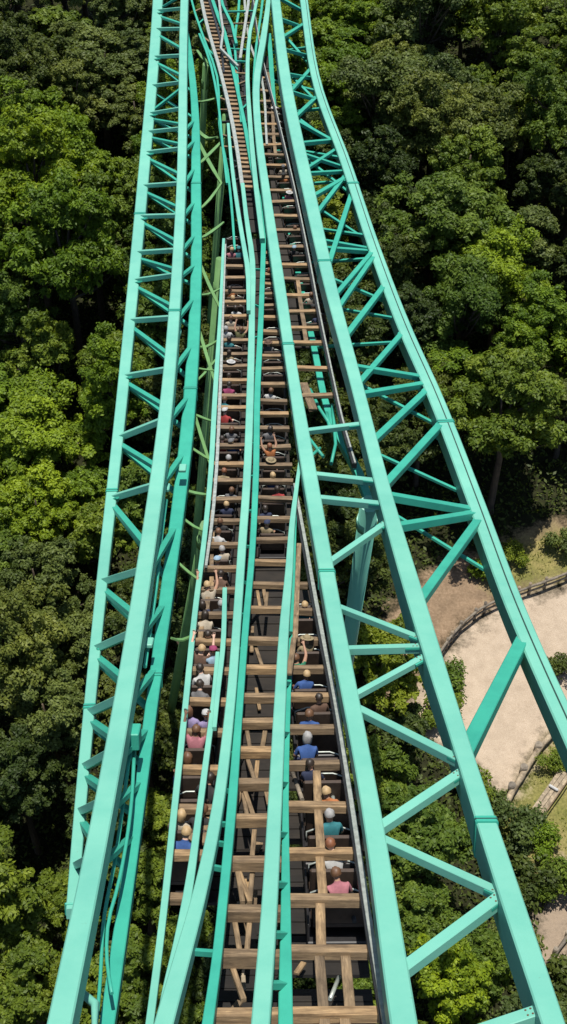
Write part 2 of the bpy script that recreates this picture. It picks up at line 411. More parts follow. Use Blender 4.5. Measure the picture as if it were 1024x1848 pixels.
R1w.build('rail', M['grey_steel'], tl)
for c, m in ((R4, 'teal'), (R4b, 'teal_b')): c.build('rail', M[m], tr)
R5.build('rail', M['grey_steel'], tr); R5.build('rail_web', M['dark_steel'], tr, du=-5, dh=-0.1, wscale=0.7)
R5u.build('rail', M['dark_steel'], tr); R5u.build('rail_head', M['grey_steel'], tr, dh=0.03, du=1.5, wscale=0.35, dfix=0.05)
# rails of the upper bend
T1 = Chord([(356, -90, 5), (364, 0, 6), (376, 52, 6), (396, 120, 6), (418, 212, 7), (430, 280, 7), (439, 345, 7)], 0.26, 1.0)
T2 = Chord([(374, -90, 5), (384, 0, 6), (406, 60, 7), (414, 92, 7), (426, 148, 6), (442, 224, 7), (458, 312, 8), (472, 380, 8)], 0.26, 1.0)
T3 = Chord([(336, -90, 3), (346, 0, 3.5), (368, 68, 4), (390, 128, 4), (398, 240, 4), (410, 300, 4), (418, 368, 4.5), (424, 450, 4)], 0.05, 1.0)
T4 = Chord([(412, 222, 5), (418, 290, 6), (427, 360, 7), (440, 440, 8), (447, 480, 9), (449, 560, 7)], 0.6, 1.0)
T5 = Chord([(392, -60, 4), (399, 0, 5), (418, 40, 5), (427, 78, 5)], 0.5, 1.0)
T6 = Chord([(450, -60, 5), (449, 0, 5), (440, 60, 5), (434, 104, 5)], 0.35, 1.0)
T7 = Chord([(470, -60, 5), (464, 0, 5), (451, 60, 6), (447, 120, 7), (452, 224, 8), (463, 340, 9), (474, 430, 9)], 0.5, 1.2)
T1.build('rail', M['grey_steel'], tl); T2.build('rail', M['teal_b'], tl); T3.build('rail', M['teal_b'], tl)
T4.build('rail', M['teal'], tl); T5.build('rail', M['teal_b'], tl); T6.build('rail', M['grey_steel'], tl); T7.build('rail', M['teal'], tl)
for i, (pts_, m_, h_) in enumerate((([(366, -60), (378, 0), (398, 70), (404, 130)], 'dark_steel', .1), ([(392, -40), (398, 20), (404, 60), (414, 110), (430, 118)], 'grey_steel', .5), ([(428, -60), (432, 10), (424, 70), (428, 130), (436, 220)], 'teal_b', .15),
                       ([(458, -60), (456, 10), (446, 90), (442, 150), (448, 240)], 'dark_steel', .0), ([(480, -60), (472, 20), (462, 90), (458, 160), (464, 280)], 'teal_b', .2), ([(440, -40), (444, 30), (452, 80), (470, 130), (482, 260)], 'grey_steel', .05), ([(360, 60), (376, 100), (392, 170), (402, 260), (410, 330)], 'teal_b', .3))):
    Chord([(u, v, 4.2) for u, v in pts_], h_, 1.0).build('rail', M[m_], tl)
for v0 in range(-50, 330, 22):
    for ca, cb in ((T2, T7), (T3, T1)):
        p = ca.at(v0, .15); q = cb.at(v0 + random.uniform(-14, 14), .15); n = nrm(v0)
        bm = bmesh.new(); beam(bm, p, q, .13, .12, n); mesh_obj('cross_tie', bm, M[random.choice(['teal_b', 'dark_steel', 'wood'])], tl)
# spacer blocks between the twin middle beams
for v in (480, 542, 604, 666, 728, 790, 852, 914, 976, 1038, 1100, 1162, 1224, 1286, 1348, 1410, 1472, 1505, 1548, 1700):
    p = R3a.at(v, 0.06); q = R3b.at(v + random.uniform(-6, 6), 0.04); n = nrm(v)
    bm = bmesh.new(); beam(bm, p - n * .05, q - n * .12, 0.09, 0.09, n); mesh_obj('rail_spacer', bm, M['teal_b'], tl)
for v in range(1130, 1850, 90):
    p = R4.at(v, 0.1); q = R4b.at(v + 8, 0.03); n = nrm(v)
    bm = bmesh.new(); beam(bm, p, q, 0.14, 0.10, n); mesh_obj('rail_spacer', bm, M['teal_b'], tr)

def sleeper(parent, u0, v0, u1, v1, wm=0.17, dm=0.15, h=0.0, name='sleeper', mat='wood'):
    a = pt(u0, v0, h); b = pt(u1, v1, h)
    n = nrm(0.5 * (v0 + v1), h) + Vector((random.uniform(-.03, .03), random.uniform(-.03, .03), 0)); n.normalize()
    c = (a + b) / 2; t = (b - a); L = t.length; t.normalize(); s = n.cross(t).normalized(); n = t.cross(s)
    bm = bmesh.new(); box(bm, Vector((0, 0, -dm / 2)), L, wm, dm, None, 0.012)
    for vv in bm.verts: vv.co += Vector((random.uniform(-.012, .012), random.uniform(-.008, .008), random.uniform(-.006, .006)))
    me = bpy.data.meshes.new(name); bm.to_mesh(me); bm.free(); me.materials.append(M[mat])
    o = bpy.data.objects.new(name, me)
    o.matrix_world = Matrix.Translation(c - Vector(parent.location)) @ Matrix((t, s, n)).transposed().to_4x4()
    return link(o, parent)
jit = lambda s=1.5: random.uniform(-s, s)
lcol = [478, 500, 523, 544, 568, 591, 612, 637, 659, 685, 713, 735, 770, 801, 834, 866, 899, 937, 981, 1022, 1061, 1106, 1154, 1207, 1262, 1318, 1384, 1455, 1538, 1616]
for v in lcol:
    u0 = R1.uv(v)[0] - np.interp(v, [450, 1600], [1, 4]); u1 = R3a.uv(v)[0] + 3
    w = np.interp(v, [450, 800, 1600], [0.24, 0.21, 0.19])
    sleeper(tl, u0, v + jit(), u1, v + jit(), w, 0.13)
ccol = [344, 362, 380, 399, 418, 436, 455, 474, 492, 510, 529, 549, 571, 596, 618, 640, 664, 692, 721, 744, 770, 805, 836, 867, 897, 933, 971, 1011, 1052, 1095, 1152, 1203, 1254, 1299, 1351, 1408, 1473, 1551, 1639, 1719, 1825, 1925]
for v in ccol:
    u0 = R3b.uv(v)[0] - 4
    u1 = np.interp(v, [344, 500, 700, 870, 1000, 1100, 1300, 1500, 1850], [478, 500, 518, 530, 527, 520, 512, 506, 520])
    w = np.interp(v, [450, 800, 1850], [0.24, 0.21, 0.20])
    sleeper(tl, u0, v + jit(), u1, v + jit(), w, np.interp(v, [1000, 1850], [0.14, 0.24]))
# stretch under the upper bend
for v in np.concatenate([np.arange(-80, 120, 6.5), np.arange(120, 300, 7.5), np.arange(300, 345, 9)]):
    sleeper(tl, T1.uv(v)[0] - 2, v + jit(.5), T2.uv(v)[0] + 2, v + jit(.5), 0.26, 0.12)
rcol = [1052, 1098, 1152, 1203, 1252, 1310, 1375, 1449, 1534, 1618, 1711, 1823, 1930]
for v in rcol:
    u0 = R4b.uv(v)[0] - 8 if v < 1400 else R4b.uv(v)[0] + 4
    sleeper(tr, u0, v + jit(), R5.uv(v)[0] - 9, v + jit(), 0.19, 0.16)
rup = [118, 140, 162, 182, 202, 222, 241, 260, 279, 298, 319, 342, 363, 387, 414, 444, 475, 502, 531, 560, 589, 617, 663, 712]
for i, v in enumerate(rup):
    u0 = A.uv(v)[0] + np.interp(v, [100, 700], [4, 8]); u1 = R5u.uv(v)[0] - 2
    sleeper(tr, u0, v + jit(), u1, v + jit(), 0.26 if v < 500 else 0.24, 0.13)
sleeper(tr, 548, 690, 566, 738, 0.3, 0.1, -0.05, 'broken_plank')
# longitudinal planks
def plank(parent, u0, v0, u1, v1, wm, h, name='plank', dm=0.06, mat='wood_l'):
    a = pt(u0, v0, h); b = pt(u1, v1, h); n = nrm((v0 + v1) / 2, h)
    t = (b - a); L = t.length; t.normalize(); s = t.cross(n).normalized(); n = s.cross(t)
    bm = bmesh.new(); box(bm, Vector((0, 0, -dm / 2)), wm, L, dm, None, 0.008)
    me = bpy.data.meshes.new(name); bm.to_mesh(me); bm.free(); me.materials.append(M[mat])
    o = bpy.data.objects.new(name, me)
    o.matrix_world = Matrix.Translation((a + b) / 2 - Vector(parent.location)) @ Matrix((s, t, n)).transposed().to_4x4()
    return link(o, parent)
for u0, v0, u1, v1 in ((572, 1390, 574, 1445), (574, 1452, 579, 1528), (577, 1536, 583, 1612), (578, 1622, 580, 1705), (576, 1716, 584, 1818), (623, 1716, 632, 1818), (586, 1826, 588, 1940), (622, 1826, 632, 1940)):
    plank(tr, u0, v0, u1, v1, 0.155, -0.07)
for u0, v0, u1, v1 in ((538, 505, 541, 530), (541, 533, 545, 560), (545, 562, 550, 588), (549, 590, 553, 616), (492, 185, 494, 240), (494, 243, 498, 280), (484, 130, 490, 182), (540, 980, 533, 1150), (531, 1150, 522, 1215)):
    plank(tr, u0, v0, u1, v1, 0.17 if v0 < 900 else 0.13, -0.03 if v0 < 900 else 0.3)
# slanting posts standing in the gaps of the middle column
for v in (1062, 1110, 1165, 1215, 1268, 1312, 1365, 1425, 1490, 1570, 1655, 1740):
    u = np.interp(v, [1060, 1300, 1500, 1850], [458, 438, 425, 398]); d = (v + 60) / 1100 * 22
    h0 = -0.20
    for du, dv, s in ((6 * d / 20, 2, 0.5), (22 * d / 20, 6, -0.25), (10, -6, 1.2)):
        if random.random() < 0.55:
            plank(tl, u + du, v + dv, u + du + s * d * 0.55, v + d * 1.7, 0.085, h0 + jit(.03), 'timber_strut', 0.08)
for v in (880, 920, 960, 1000, 1040):
    plank(tl, 384 + jit(3), v, 381 + jit(3), v + 30, 0.12, -0.16, 'timber_strut', 0.08)
for v, u in ((1500, 345), (1470, 372), (1120, 365), (1060, 377)):
    plank(tl, u, v, u + jit(8), v + 50, 0.13, -0.18, 'timber_strut', 0.07)
# dark boarding below the sleepers: one floor per track
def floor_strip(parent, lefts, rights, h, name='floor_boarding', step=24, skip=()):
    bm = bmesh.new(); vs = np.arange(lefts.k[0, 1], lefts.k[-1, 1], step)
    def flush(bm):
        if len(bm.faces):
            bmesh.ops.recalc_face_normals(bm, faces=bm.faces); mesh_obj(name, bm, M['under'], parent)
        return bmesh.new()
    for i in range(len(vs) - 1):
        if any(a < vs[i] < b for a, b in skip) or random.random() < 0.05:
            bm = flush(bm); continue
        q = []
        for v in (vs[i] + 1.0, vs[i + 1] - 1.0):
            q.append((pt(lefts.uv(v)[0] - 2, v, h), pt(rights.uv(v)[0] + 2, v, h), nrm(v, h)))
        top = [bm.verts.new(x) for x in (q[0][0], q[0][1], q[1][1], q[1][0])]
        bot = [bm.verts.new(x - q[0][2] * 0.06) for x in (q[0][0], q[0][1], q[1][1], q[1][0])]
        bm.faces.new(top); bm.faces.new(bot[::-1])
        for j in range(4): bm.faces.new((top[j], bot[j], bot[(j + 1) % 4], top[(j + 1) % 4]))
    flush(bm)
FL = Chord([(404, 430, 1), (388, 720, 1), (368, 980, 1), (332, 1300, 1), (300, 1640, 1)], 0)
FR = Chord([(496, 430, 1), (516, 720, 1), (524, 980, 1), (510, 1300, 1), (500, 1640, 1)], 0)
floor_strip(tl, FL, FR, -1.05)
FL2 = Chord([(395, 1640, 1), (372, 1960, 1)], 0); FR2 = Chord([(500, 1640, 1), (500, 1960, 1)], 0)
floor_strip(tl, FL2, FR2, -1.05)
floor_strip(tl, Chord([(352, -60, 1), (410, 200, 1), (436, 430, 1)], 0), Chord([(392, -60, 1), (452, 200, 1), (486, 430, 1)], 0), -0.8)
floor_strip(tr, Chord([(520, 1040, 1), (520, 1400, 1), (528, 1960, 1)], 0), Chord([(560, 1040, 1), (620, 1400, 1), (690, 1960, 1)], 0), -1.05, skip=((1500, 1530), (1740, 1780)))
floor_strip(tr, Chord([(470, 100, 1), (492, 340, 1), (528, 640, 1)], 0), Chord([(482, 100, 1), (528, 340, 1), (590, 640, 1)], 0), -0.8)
for pts_, m_ in (([(590, 1490), (598, 1506), (612, 1512), (616, 1524)], 'teal_b'), ([(588, 1660), (600, 1652), (622, 1648), (634, 1652)], 'teal'),
                 ([(600, 1420), (606, 1440), (604, 1470)], 'grey_steel'), ([(528, 1390), (540, 1420), (546, 1440)], 'wood_old'), ([(596, 1800), (606, 1780), (612, 1760)], 'grey_steel'), ([(640, 1600), (634, 1630), (640, 1660)], 'dark_steel')):
    Chord([(u, v, 8) for u, v in pts_], -0.5, 1.0).build('hose', M[m_], tr, round_=True)
for _ in range(34):
    if random.random() < .55:
        v = random.uniform(1060, 1840); u = np.interp(v, [1060, 1850], [475, 440]) + jit(np.interp(v, [1060, 1850], [16, 34])); par = tl
    else:
        v = random.uniform(1380, 1840); u = np.interp(v, [1380, 1850], [570, 600]) + jit(45); par = tr
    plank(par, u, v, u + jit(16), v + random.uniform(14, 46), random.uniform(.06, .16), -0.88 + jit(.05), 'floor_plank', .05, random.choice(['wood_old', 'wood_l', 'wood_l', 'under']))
# side bearers and wheel guards beside the dark rail
for v in range(1110, 1840, 46):
    u = R5.uv(v)[0]
    plate_box(tr, 'rail_chair', u + np.interp(v, [1100, 1848], [9, 14]), v, 0.05, 0.10, 0.24, 0.14, 'wood_old')

# ------------------------------------------------------------------ support legs
def leg_thing(label, top, foot, wpx, mat='teal', group=None, cat='support leg'):
    f = Vector(foot); r = empty('support_leg', f); tag(r, label, cat, group)
    a = Vector(top); n = Vector((0, -1, 0.2)).normalized(); w = wpx
    bm = bmesh.new(); beam(bm, a, f, w, w, n, True); mesh_obj('column', bm, M[mat], r, smooth=False)
    bm = bmesh.new(); box(bm, f + Vector((0, 0, 0.1)), w * 2.2, w * 2.2, 0.6, None, 0.05); mesh_obj('footing', bm, M['wood_old'], r)
    d = (f - a).normalized()
    bm = bmesh.new(); beam(bm, a + d * 1.2, a + d * 1.8, w * 1.12, w * 1.12, n, True); mesh_obj('cap_sleeve', bm, M[mat], r)
    return r
def under(u, v, h): return pt(u, v, h)
t0 = pt(668, 925, -0.6)
leg_thing('thick teal tubular leg standing under the right girder', t0, gpt(600, 1380), 0.62)
for i, (u, v, gu, gv, lab) in enumerate(((408, 210, 366, 760, 'olive green raked leg beside the upper bend of the left track'),
                                   (398, 470, 330, 1250, 'long olive green raked leg left of the riders, its foot in the trees'),
                                   (372, 120, 352, 470, 'short olive green leg high up behind the left girder'),
                                   (372, 960, 300, 1330, 'olive green leg reaching down beside the left girder'))):
    r = leg_thing(lab, pt(u, v, -0.7), gpt(gu, gv), 0.42, 'green', 'olive green legs under the left track')
# cross arms from the girder to the track, painted olive
bent = empty('cross_frame', pt(375, 400, -0.6)); tag(bent, 'olive green frame of bent arms between the left girder and the track', 'steel frame')
for (u0, v0, u1, v1, px) in ((356, 90, 392, 118, 7), (352, 182, 402, 172, 6), (356, 232, 392, 246, 9), (352, 300, 404, 250, 7), (356, 380, 400, 330, 6), (358, 430, 404, 400, 7), (352, 530, 398, 520, 6), (350, 622, 392, 614, 8), (346, 660, 390, 668, 5), (340, 700, 396, 640, 5),
                             (340, 740, 386, 760, 6), (338, 800, 382, 830, 6), (330, 880, 380, 892, 8), (326, 930, 376, 960, 6), (310, 1150, 348, 1145, 9), (318, 1010, 366, 1050, 6), (356, 460, 400, 560, 6), (352, 240, 400, 330, 7), (350, 560, 392, 700, 6), (344, 720, 384, 850, 6)):
    a = pt(u0, v0, -0.35); b = pt(u1, v1, -0.35); w = px * depth(v0) / F
    m = (a + b) / 2 - Vector((0, 0, w * random.uniform(.3, 1.2)))
    n = nrm(v0)
    bm = bmesh.new(); sweep(bm, [a, (a + m) / 2 - Vector((0, 0, w * .25)), m, (m + b) / 2 - Vector((0, 0, w * .1)), b], [w * k for k in (.6, .9, 1, .9, .5)], [w * .4] * 5, [n] * 5)
    mesh_obj('arm', bm, M['green'], bent)

# ------------------------------------------------------------------ coaster cars and riders
def car_proto(width):
    r = empty('coaster_car')
    bm = bmesh.new(); Lc = 1.75
    box(bm, Vector((0, 0, 0.04)), width, Lc, 0.08, None, 0.02)
    for s in (-1, 1): box(bm, Vector((s * (width / 2 - 0.02), 0, 0.24)), 0.04, Lc * 0.98, 0.36, None, 0.015)
    box(bm, Vector((0, Lc / 2 - 0.04, 0.28)), width * 0.98, 0.06, 0.46, None, 0.02)
    mesh_obj('body', bm, M['car'], r, origin=(0, 0, 0))
    for y in (-0.44, 0.42):
        bm = bmesh.new(); box(bm, Vector((0, y - 0.02, 0.25)), width * 0.86, 0.40, 0.12, None, 0.03)
        mesh_obj('seat', bm, M['seat'], r, origin=(0, y, 0.25))
        bm = bmesh.new(); rot = Matrix.Rotation(R(12), 3, 'X')
        box(bm, Vector((0, y - 0.26, 0.56)), width * 0.86, 0.08, 0.56, rot, 0.03)
        mesh_obj('backrest', bm, M['seat'], r, origin=(0, y - 0.26, 0.56))
        bm = bmesh.new(); pts_ = [Vector((x * width * 0.42, y + 0.34 + (0.06 if abs(x) < 1 else 0), z)) for x, z in ((-1, .28), (-1, .5), (-.4, .56), (.4, .56), (1, .5), (1, .28))]
        sweep(bm, pts_, [.035] * 6, [.035] * 6, [Vector((0, -1, 0.1)).normalized()] * 6, True)
        mesh_obj('lap_bar', bm, M['grey_steel'], r, origin=(0, y + 0.34, 0.5))
    return r
def copy_tree(o, parent=None):
    c = o.copy(); COL.objects.link(c)
    if parent is not None: c.parent = parent
    for ch in list(o.children): copy_tree(ch, c)
    return c

def skin_body(arm_pose, lean):
    """seated body; origin on the seat under the pelvis, facing +Y"""
    V = []; E = []; RAD = []
    def add(co, r, par=None):
        V.append(Vector(co)); RAD.append(r); i = len(V) - 1
        if par is not None: E.append((par, i))
        return i
    pel = add((0, 0, 0.10), 0.135)
    wst = add((0, 0.01 + lean * .1, 0.26), 0.125, pel)
    chs = add((0, 0.02 + lean * .25, 0.44), 0.145, wst)
    nkb = add((0, 0.01 + lean * .36, 0.575), 0.075, chs)
    nk = add((0, 0.02 + lean * .42, 0.64), 0.052, nkb)
    hd = add((0, 0.035 + lean * .5, 0.735), 0.092, nk)
    ht = add((0, 0.025 + lean * .55, 0.83), 0.082, hd)
    nose = add((0, 0.145 + lean * .5, 0.735), 0.014, hd)
    for s in (-1, 1):
        add((s * 0.098, 0.02 + lean * .5, 0.74), 0.018, hd)
        sh = add((s * 0.175, 0.01 + lean * .32, 0.53), 0.062, chs)
        if arm_pose == 'bar':
            el = add((s * 0.235, 0.10 + lean * .2, 0.30), 0.045, sh); wr = add((s * 0.16, 0.31, 0.27), 0.030, el); d = Vector((-s * 0.15, 0.9, -0.25))
        elif arm_pose == 'up':
            el = add((s * 0.27, 0.10 + lean * .3, 0.75), 0.044, sh); wr = add((s * 0.25, 0.20 + lean * .4, 0.99), 0.029, el); d = Vector((0, 0.25, 0.95))
        else:
            el = add((s * 0.24, 0.03, 0.29), 0.045, sh); wr = add((s * 0.12, 0.22, 0.20), 0.030, el); d = Vector((-s * 0.5, 0.8, -0.2))
        d.normalize(); side = Vector((-s, 0, 0)) if arm_pose != 'up' else Vector((-s, 0, 0)); side = (side - d * side.dot(d)).normalized()
        curl = d.cross(side).normalized() * (s)
        w0 = V[wr]; palm = add(w0 + d * 0.05, 0.030, wr)
        for k, (off, ln) in enumerate(((-0.030, .052), (-0.010, .066), (0.010, .072), (0.030, .062))):
            a = add(w0 + d * 0.088 - side * off, 0.0105, palm); b = add(V[a] + d * ln * .55 + curl * ln * .15, 0.009, a); add(V[b] + d * ln * .32 + curl * ln * .38, 0.0075, b)
        a = add(w0 + d * 0.05 + side * 0.040, 0.012, palm); add(V[a] + d * 0.034 + side * 0.018, 0.009, a)
        hp = add((s * 0.10, 0.04, 0.09), 0.095, pel); kn = add((s * 0.12, 0.44, 0.12), 0.066, hp)
        an = add((s * 0.12, 0.50, -0.24), 0.042, kn); add((s * 0.125, 0.63, -0.29), 0.036, an)
    me = bpy.data.meshes.new('person'); me.from_pydata([tuple(v) for v in V], E, [])
    o = bpy.data.objects.new('person', me); COL.objects.link(o)
    sk = o.modifiers.new('skin', 'SKIN'); sk.use_smooth_shade = True; sk.branch_smoothing = 0.4
    for i, d in enumerate(me.skin_vertices[0].data):
        d.radius = (RAD[i] * (1.25 if i in (pel, wst, chs) else 1), RAD[i]); d.use_root = (i == pel)
    ss = o.modifiers.new('sub', 'SUBSURF'); ss.levels = 1; ss.render_levels = 1
    dg = bpy.context.evaluated_depsgraph_get()
    nm = bpy.data.meshes.new_from_object(o.evaluated_get(dg)); nm.name = 'person'
    bpy.data.objects.remove(o); 
    bm = bmesh.new(); bm.from_mesh(nm)
    hc = V[hd]
    for f in bm.faces:
        c = f.calc_center_median(); f.smooth = True; f.material_index = 0
        if c.z < -0.225 and c.y > 0.38: f.material_index = 3
        elif c.z < 0.20 and (c.y > 0.16 or abs(c.x) < 0.2 or c.z < 0.08) and not (arm_pose != 'up' and abs(c.x) < 0.26 and c.y > 0.18 and c.z > 0.185): f.material_index = 2
        elif c.z < 0.615 + lean * .02:
            arm = abs(c.x) > 0.205 or (c.y > 0.17 + lean * .3)
            if arm and arm_pose != 'up' and c.z < 0.36: f.material_index = 0
            else: f.material_index = 1
    for s in (-1, 1):     # eyes, mouth
        bmesh.ops.create_icosphere(bm, subdivisions=1, radius=0.011, matrix=Matrix.Translation(hc + Vector((s * .034, .088, .02))))
    nf = len(bm.faces)
    bm.faces.ensure_lookup_table()
    for f in bm.faces[nf - 40:]: f.material_index = 4
    bm.to_mesh(nm); bm.free()
    return nm, hc
def head_mesh(name, kind):
    bm = bmesh.new()
    bmesh.ops.create_uvsphere(bm, u_segments=14, v_segments=9, radius=1.0)
    if kind == 'cap':
        bmesh.ops.scale(bm, vec=(.108, .118, .10), verts=bm.verts)
        bmesh.ops.delete(bm, geom=[v for v in bm.verts if v.co.z < 0.0], context='VERTS')
        n0 = set(bm.verts)
        bmesh.ops.create_cone(bm, segments=12, radius1=.085, radius2=.08, depth=.012, cap_ends=True, matrix=Matrix.Translation((0, .11, .012)) @ Matrix.Diagonal((1, 1.1, 1, 1)))
    elif kind == 'hat':
        bmesh.ops.scale(bm, vec=(.112, .12, .11), verts=bm.verts)
        bmesh.ops.delete(bm, geom=[v for v in bm.verts if v.co.z < 0.0], context='VERTS')
        bmesh.ops.create_cone(bm, segments=18, radius1=.19, radius2=.18, depth=.012, cap_ends=True, matrix=Matrix.Translation((0, 0, .008)))
    else:
        bmesh.ops.scale(bm, vec=(.098, .106, .110), verts=bm.verts)
        lo = -.03 if kind == 'short' else -.13
        bmesh.ops.delete(bm, geom=[v for v in bm.verts if v.co.z < lo * 1.05 or (v.co.y > .055 and v.co.z < .055)], context='VERTS')
        if kind == 'long':
            for v in bm.verts:
                if v.co.z < -.02: v.co.z *= 1.9; v.co.y -= .015; v.co.x *= 1.15
        for v in bm.verts: v.co *= 1 + random.uniform(-.07, .09)
    for f in bm.faces: f.smooth = True
    me = bpy.data.meshes.new(name); bm.to_mesh(me); bm.free(); return me
bodies = [skin_body('bar', 0.0), skin_body('bar', 0.28), skin_body('up', 0.1), skin_body('lap', -0.12)]
SKIN = [plain_mat('skin_fair', (0.62, 0.40, 0.30), .55, var=.08), plain_mat('skin_tan', (0.42, 0.24, 0.16), .55, var=.08), plain_mat('skin_brown', (0.17, 0.09, 0.055), .55, var=.08)]
SHOE = plain_mat('shoe', (0.05, 0.05, 0.055), .6); EYE = plain_mat('eye_dark', (0.02, 0.015, 0.012), .4)
CL = {'blue': (.03, .12, .42), 'navy': (.015, .03, .10), 'white': (.75, .75, .74), 'pale blue': (.42, .62, .80), 'lilac': (.42, .34, .62), 'red': (.50, .03, .03), 'orange': (.65, .22, .06),
      'teal': (.02, .26, .30), 'khaki': (.42, .33, .18), 'cream': (.68, .58, .44), 'pink': (.62, .22, .27), 'black': (.018, .018, .02), 'grey': (.20, .20, .21), 'green': (.02, .30, .16),
      'magenta': (.42, .04, .16), 'brown': (.16, .08, .045), 'olive': (.16, .16, .05)}
CLM = {k: plain_mat(k.replace(' ', '_') + '_cloth', tuple(c * .48 + .01 for c in v), .85, var=.12, scale=14) for k, v in CL.items()}
HAIR = {'blond': plain_mat('blond_hair', (.36, .25, .13), .6), 'dark': plain_mat('dark_hair', (.025, .017, .012), .5), 'brown': plain_mat('brown_hair', (.11, .055, .028), .55), 'red': plain_mat('red_hair', (.17, .065, .03), .55), 'grey': plain_mat('grey_hair', (.26, .255, .25), .6)}
HM = {k: head_mesh({'cap': 'cap', 'hat': 'sun_hat'}.get(k, 'hair'), k) for k in ('short', 'long', 'cap', 'hat')}
for me, _ in bodies:
    ix = [p.material_index for p in me.polygons]
    me.materials.clear()
    for mm in (SKIN[0], CLM['blue'], CLM['navy'], SHOE, EYE): me.materials.append(mm)
    me.polygons.foreach_set('material_index', ix)

# car rows: car line = chord of column centres at depth h
HC = -0.98
lines = [
 ('left', Chord([(424, 440, 1), (425, 560, 1), (418, 700, 1), (411, 860, 1), (400, 980, 1), (388, 1100, 1), (372, 1280, 1), (352, 1450, 1), (336, 1630, 1)], HC), 0.80, 'the left column of the left track'),
 ('middle', Chord([(488, 470, 1), (492, 600, 1), (494, 720, 1), (495, 860, 1), (492, 1010, 1)], HC), 0.84, 'the middle column of sleepers'),
 ('right', Chord([(546, 1090, 1), (556, 1200, 1), (570, 1330, 1), (588, 1470, 1), (604, 1620, 1), (612, 1710, 1)], HC), 1.05, 'the right track'),
 ('upper', Chord([(497, 200, 1), (510, 300, 1), (524, 380, 1), (542, 470, 1), (560, 560, 1), (572, 620, 1)], HC), 1.05, 'the upper stretch of the right track'),
 ('bend', Chord([(396, 60, 1), (412, 120, 1), (424, 170, 1)], HC), 0.85, 'the upper bend'),
]
slots = {}
carprotos = {}
ncar = 0
car_words = {'left': 'the left column of the left track', 'middle': 'the middle column of sleepers', 'right': 'the right track by the wide girder', 'upper': 'the upper stretch of the right track', 'bend': 'the upper bend of the left track'}
def orient(t, n):
    s = t.cross(n).normalized(); n2 = s.cross(t).normalized()
    return Matrix((s, t, n2)).transposed()
for key, ln, width, words in lines:
    vs = np.linspace(ln.k[-1, 1], ln.k[0, 1], 900)           # from near (bottom) to far
    P = [ln.at(v) for v in vs]; acc = [0.0]
    for i in range(1, len(P)): acc.append(acc[-1] + (P[i] - P[i - 1]).length)
    total = acc[-1]; pitch = 1.95; rows = []
    k = 0; s0 = 0.9
    while s0 < total - 0.5:
        i = int(np.searchsorted(acc, s0)); i = min(max(i, 1), len(P) - 2)
        t = (P[i + 1] - P[i - 1]).normalized(); n = nrm(vs[i], HC); Rm = orient(t, n)
        if width not in carprotos:
            carprotos[width] = car_proto(width); c = carprotos[width]
        else: c = copy_tree(carprotos[width])
        c.location = P[i]; c.rotation_euler = Rm.to_euler()
        k += 1; ncar += 1
        c['_line'] = key; c['_k'] = k
        tag(c, 'black coaster car', 'coaster car', 'coaster cars under the sleepers')
        for y in (-0.44, 0.42):
            rows.append((P[i] + Rm @ Vector((0, y, 0)), Rm, vs[i]))
        s0 += pitch
    slots[key] = (rows, width, k)
for o in list(COL.objects):
    if o.name.startswith('coaster_car') and '_line' in o:
        key, k = o['_line'], o['_k']; n = slots[key][2]
        ordw = ['first', 'second', 'third', 'fourth', 'fifth', 'sixth', 'seventh', 'eighth', 'ninth', 'tenth', 'eleventh', 'twelfth', 'thirteenth', 'fourteenth', 'fifteenth', 'sixteenth', 'seventeenth', 'eighteenth', 'nineteenth', 'twentieth', 'twenty-first', 'twenty-second', 'twenty-third', 'twenty-fourth']
        o['label'] = 'black coaster car on %s, %s from the near end' % (car_words[key], ordw[min(k - 1, 23)])
        del o['_line']; del o['_k']
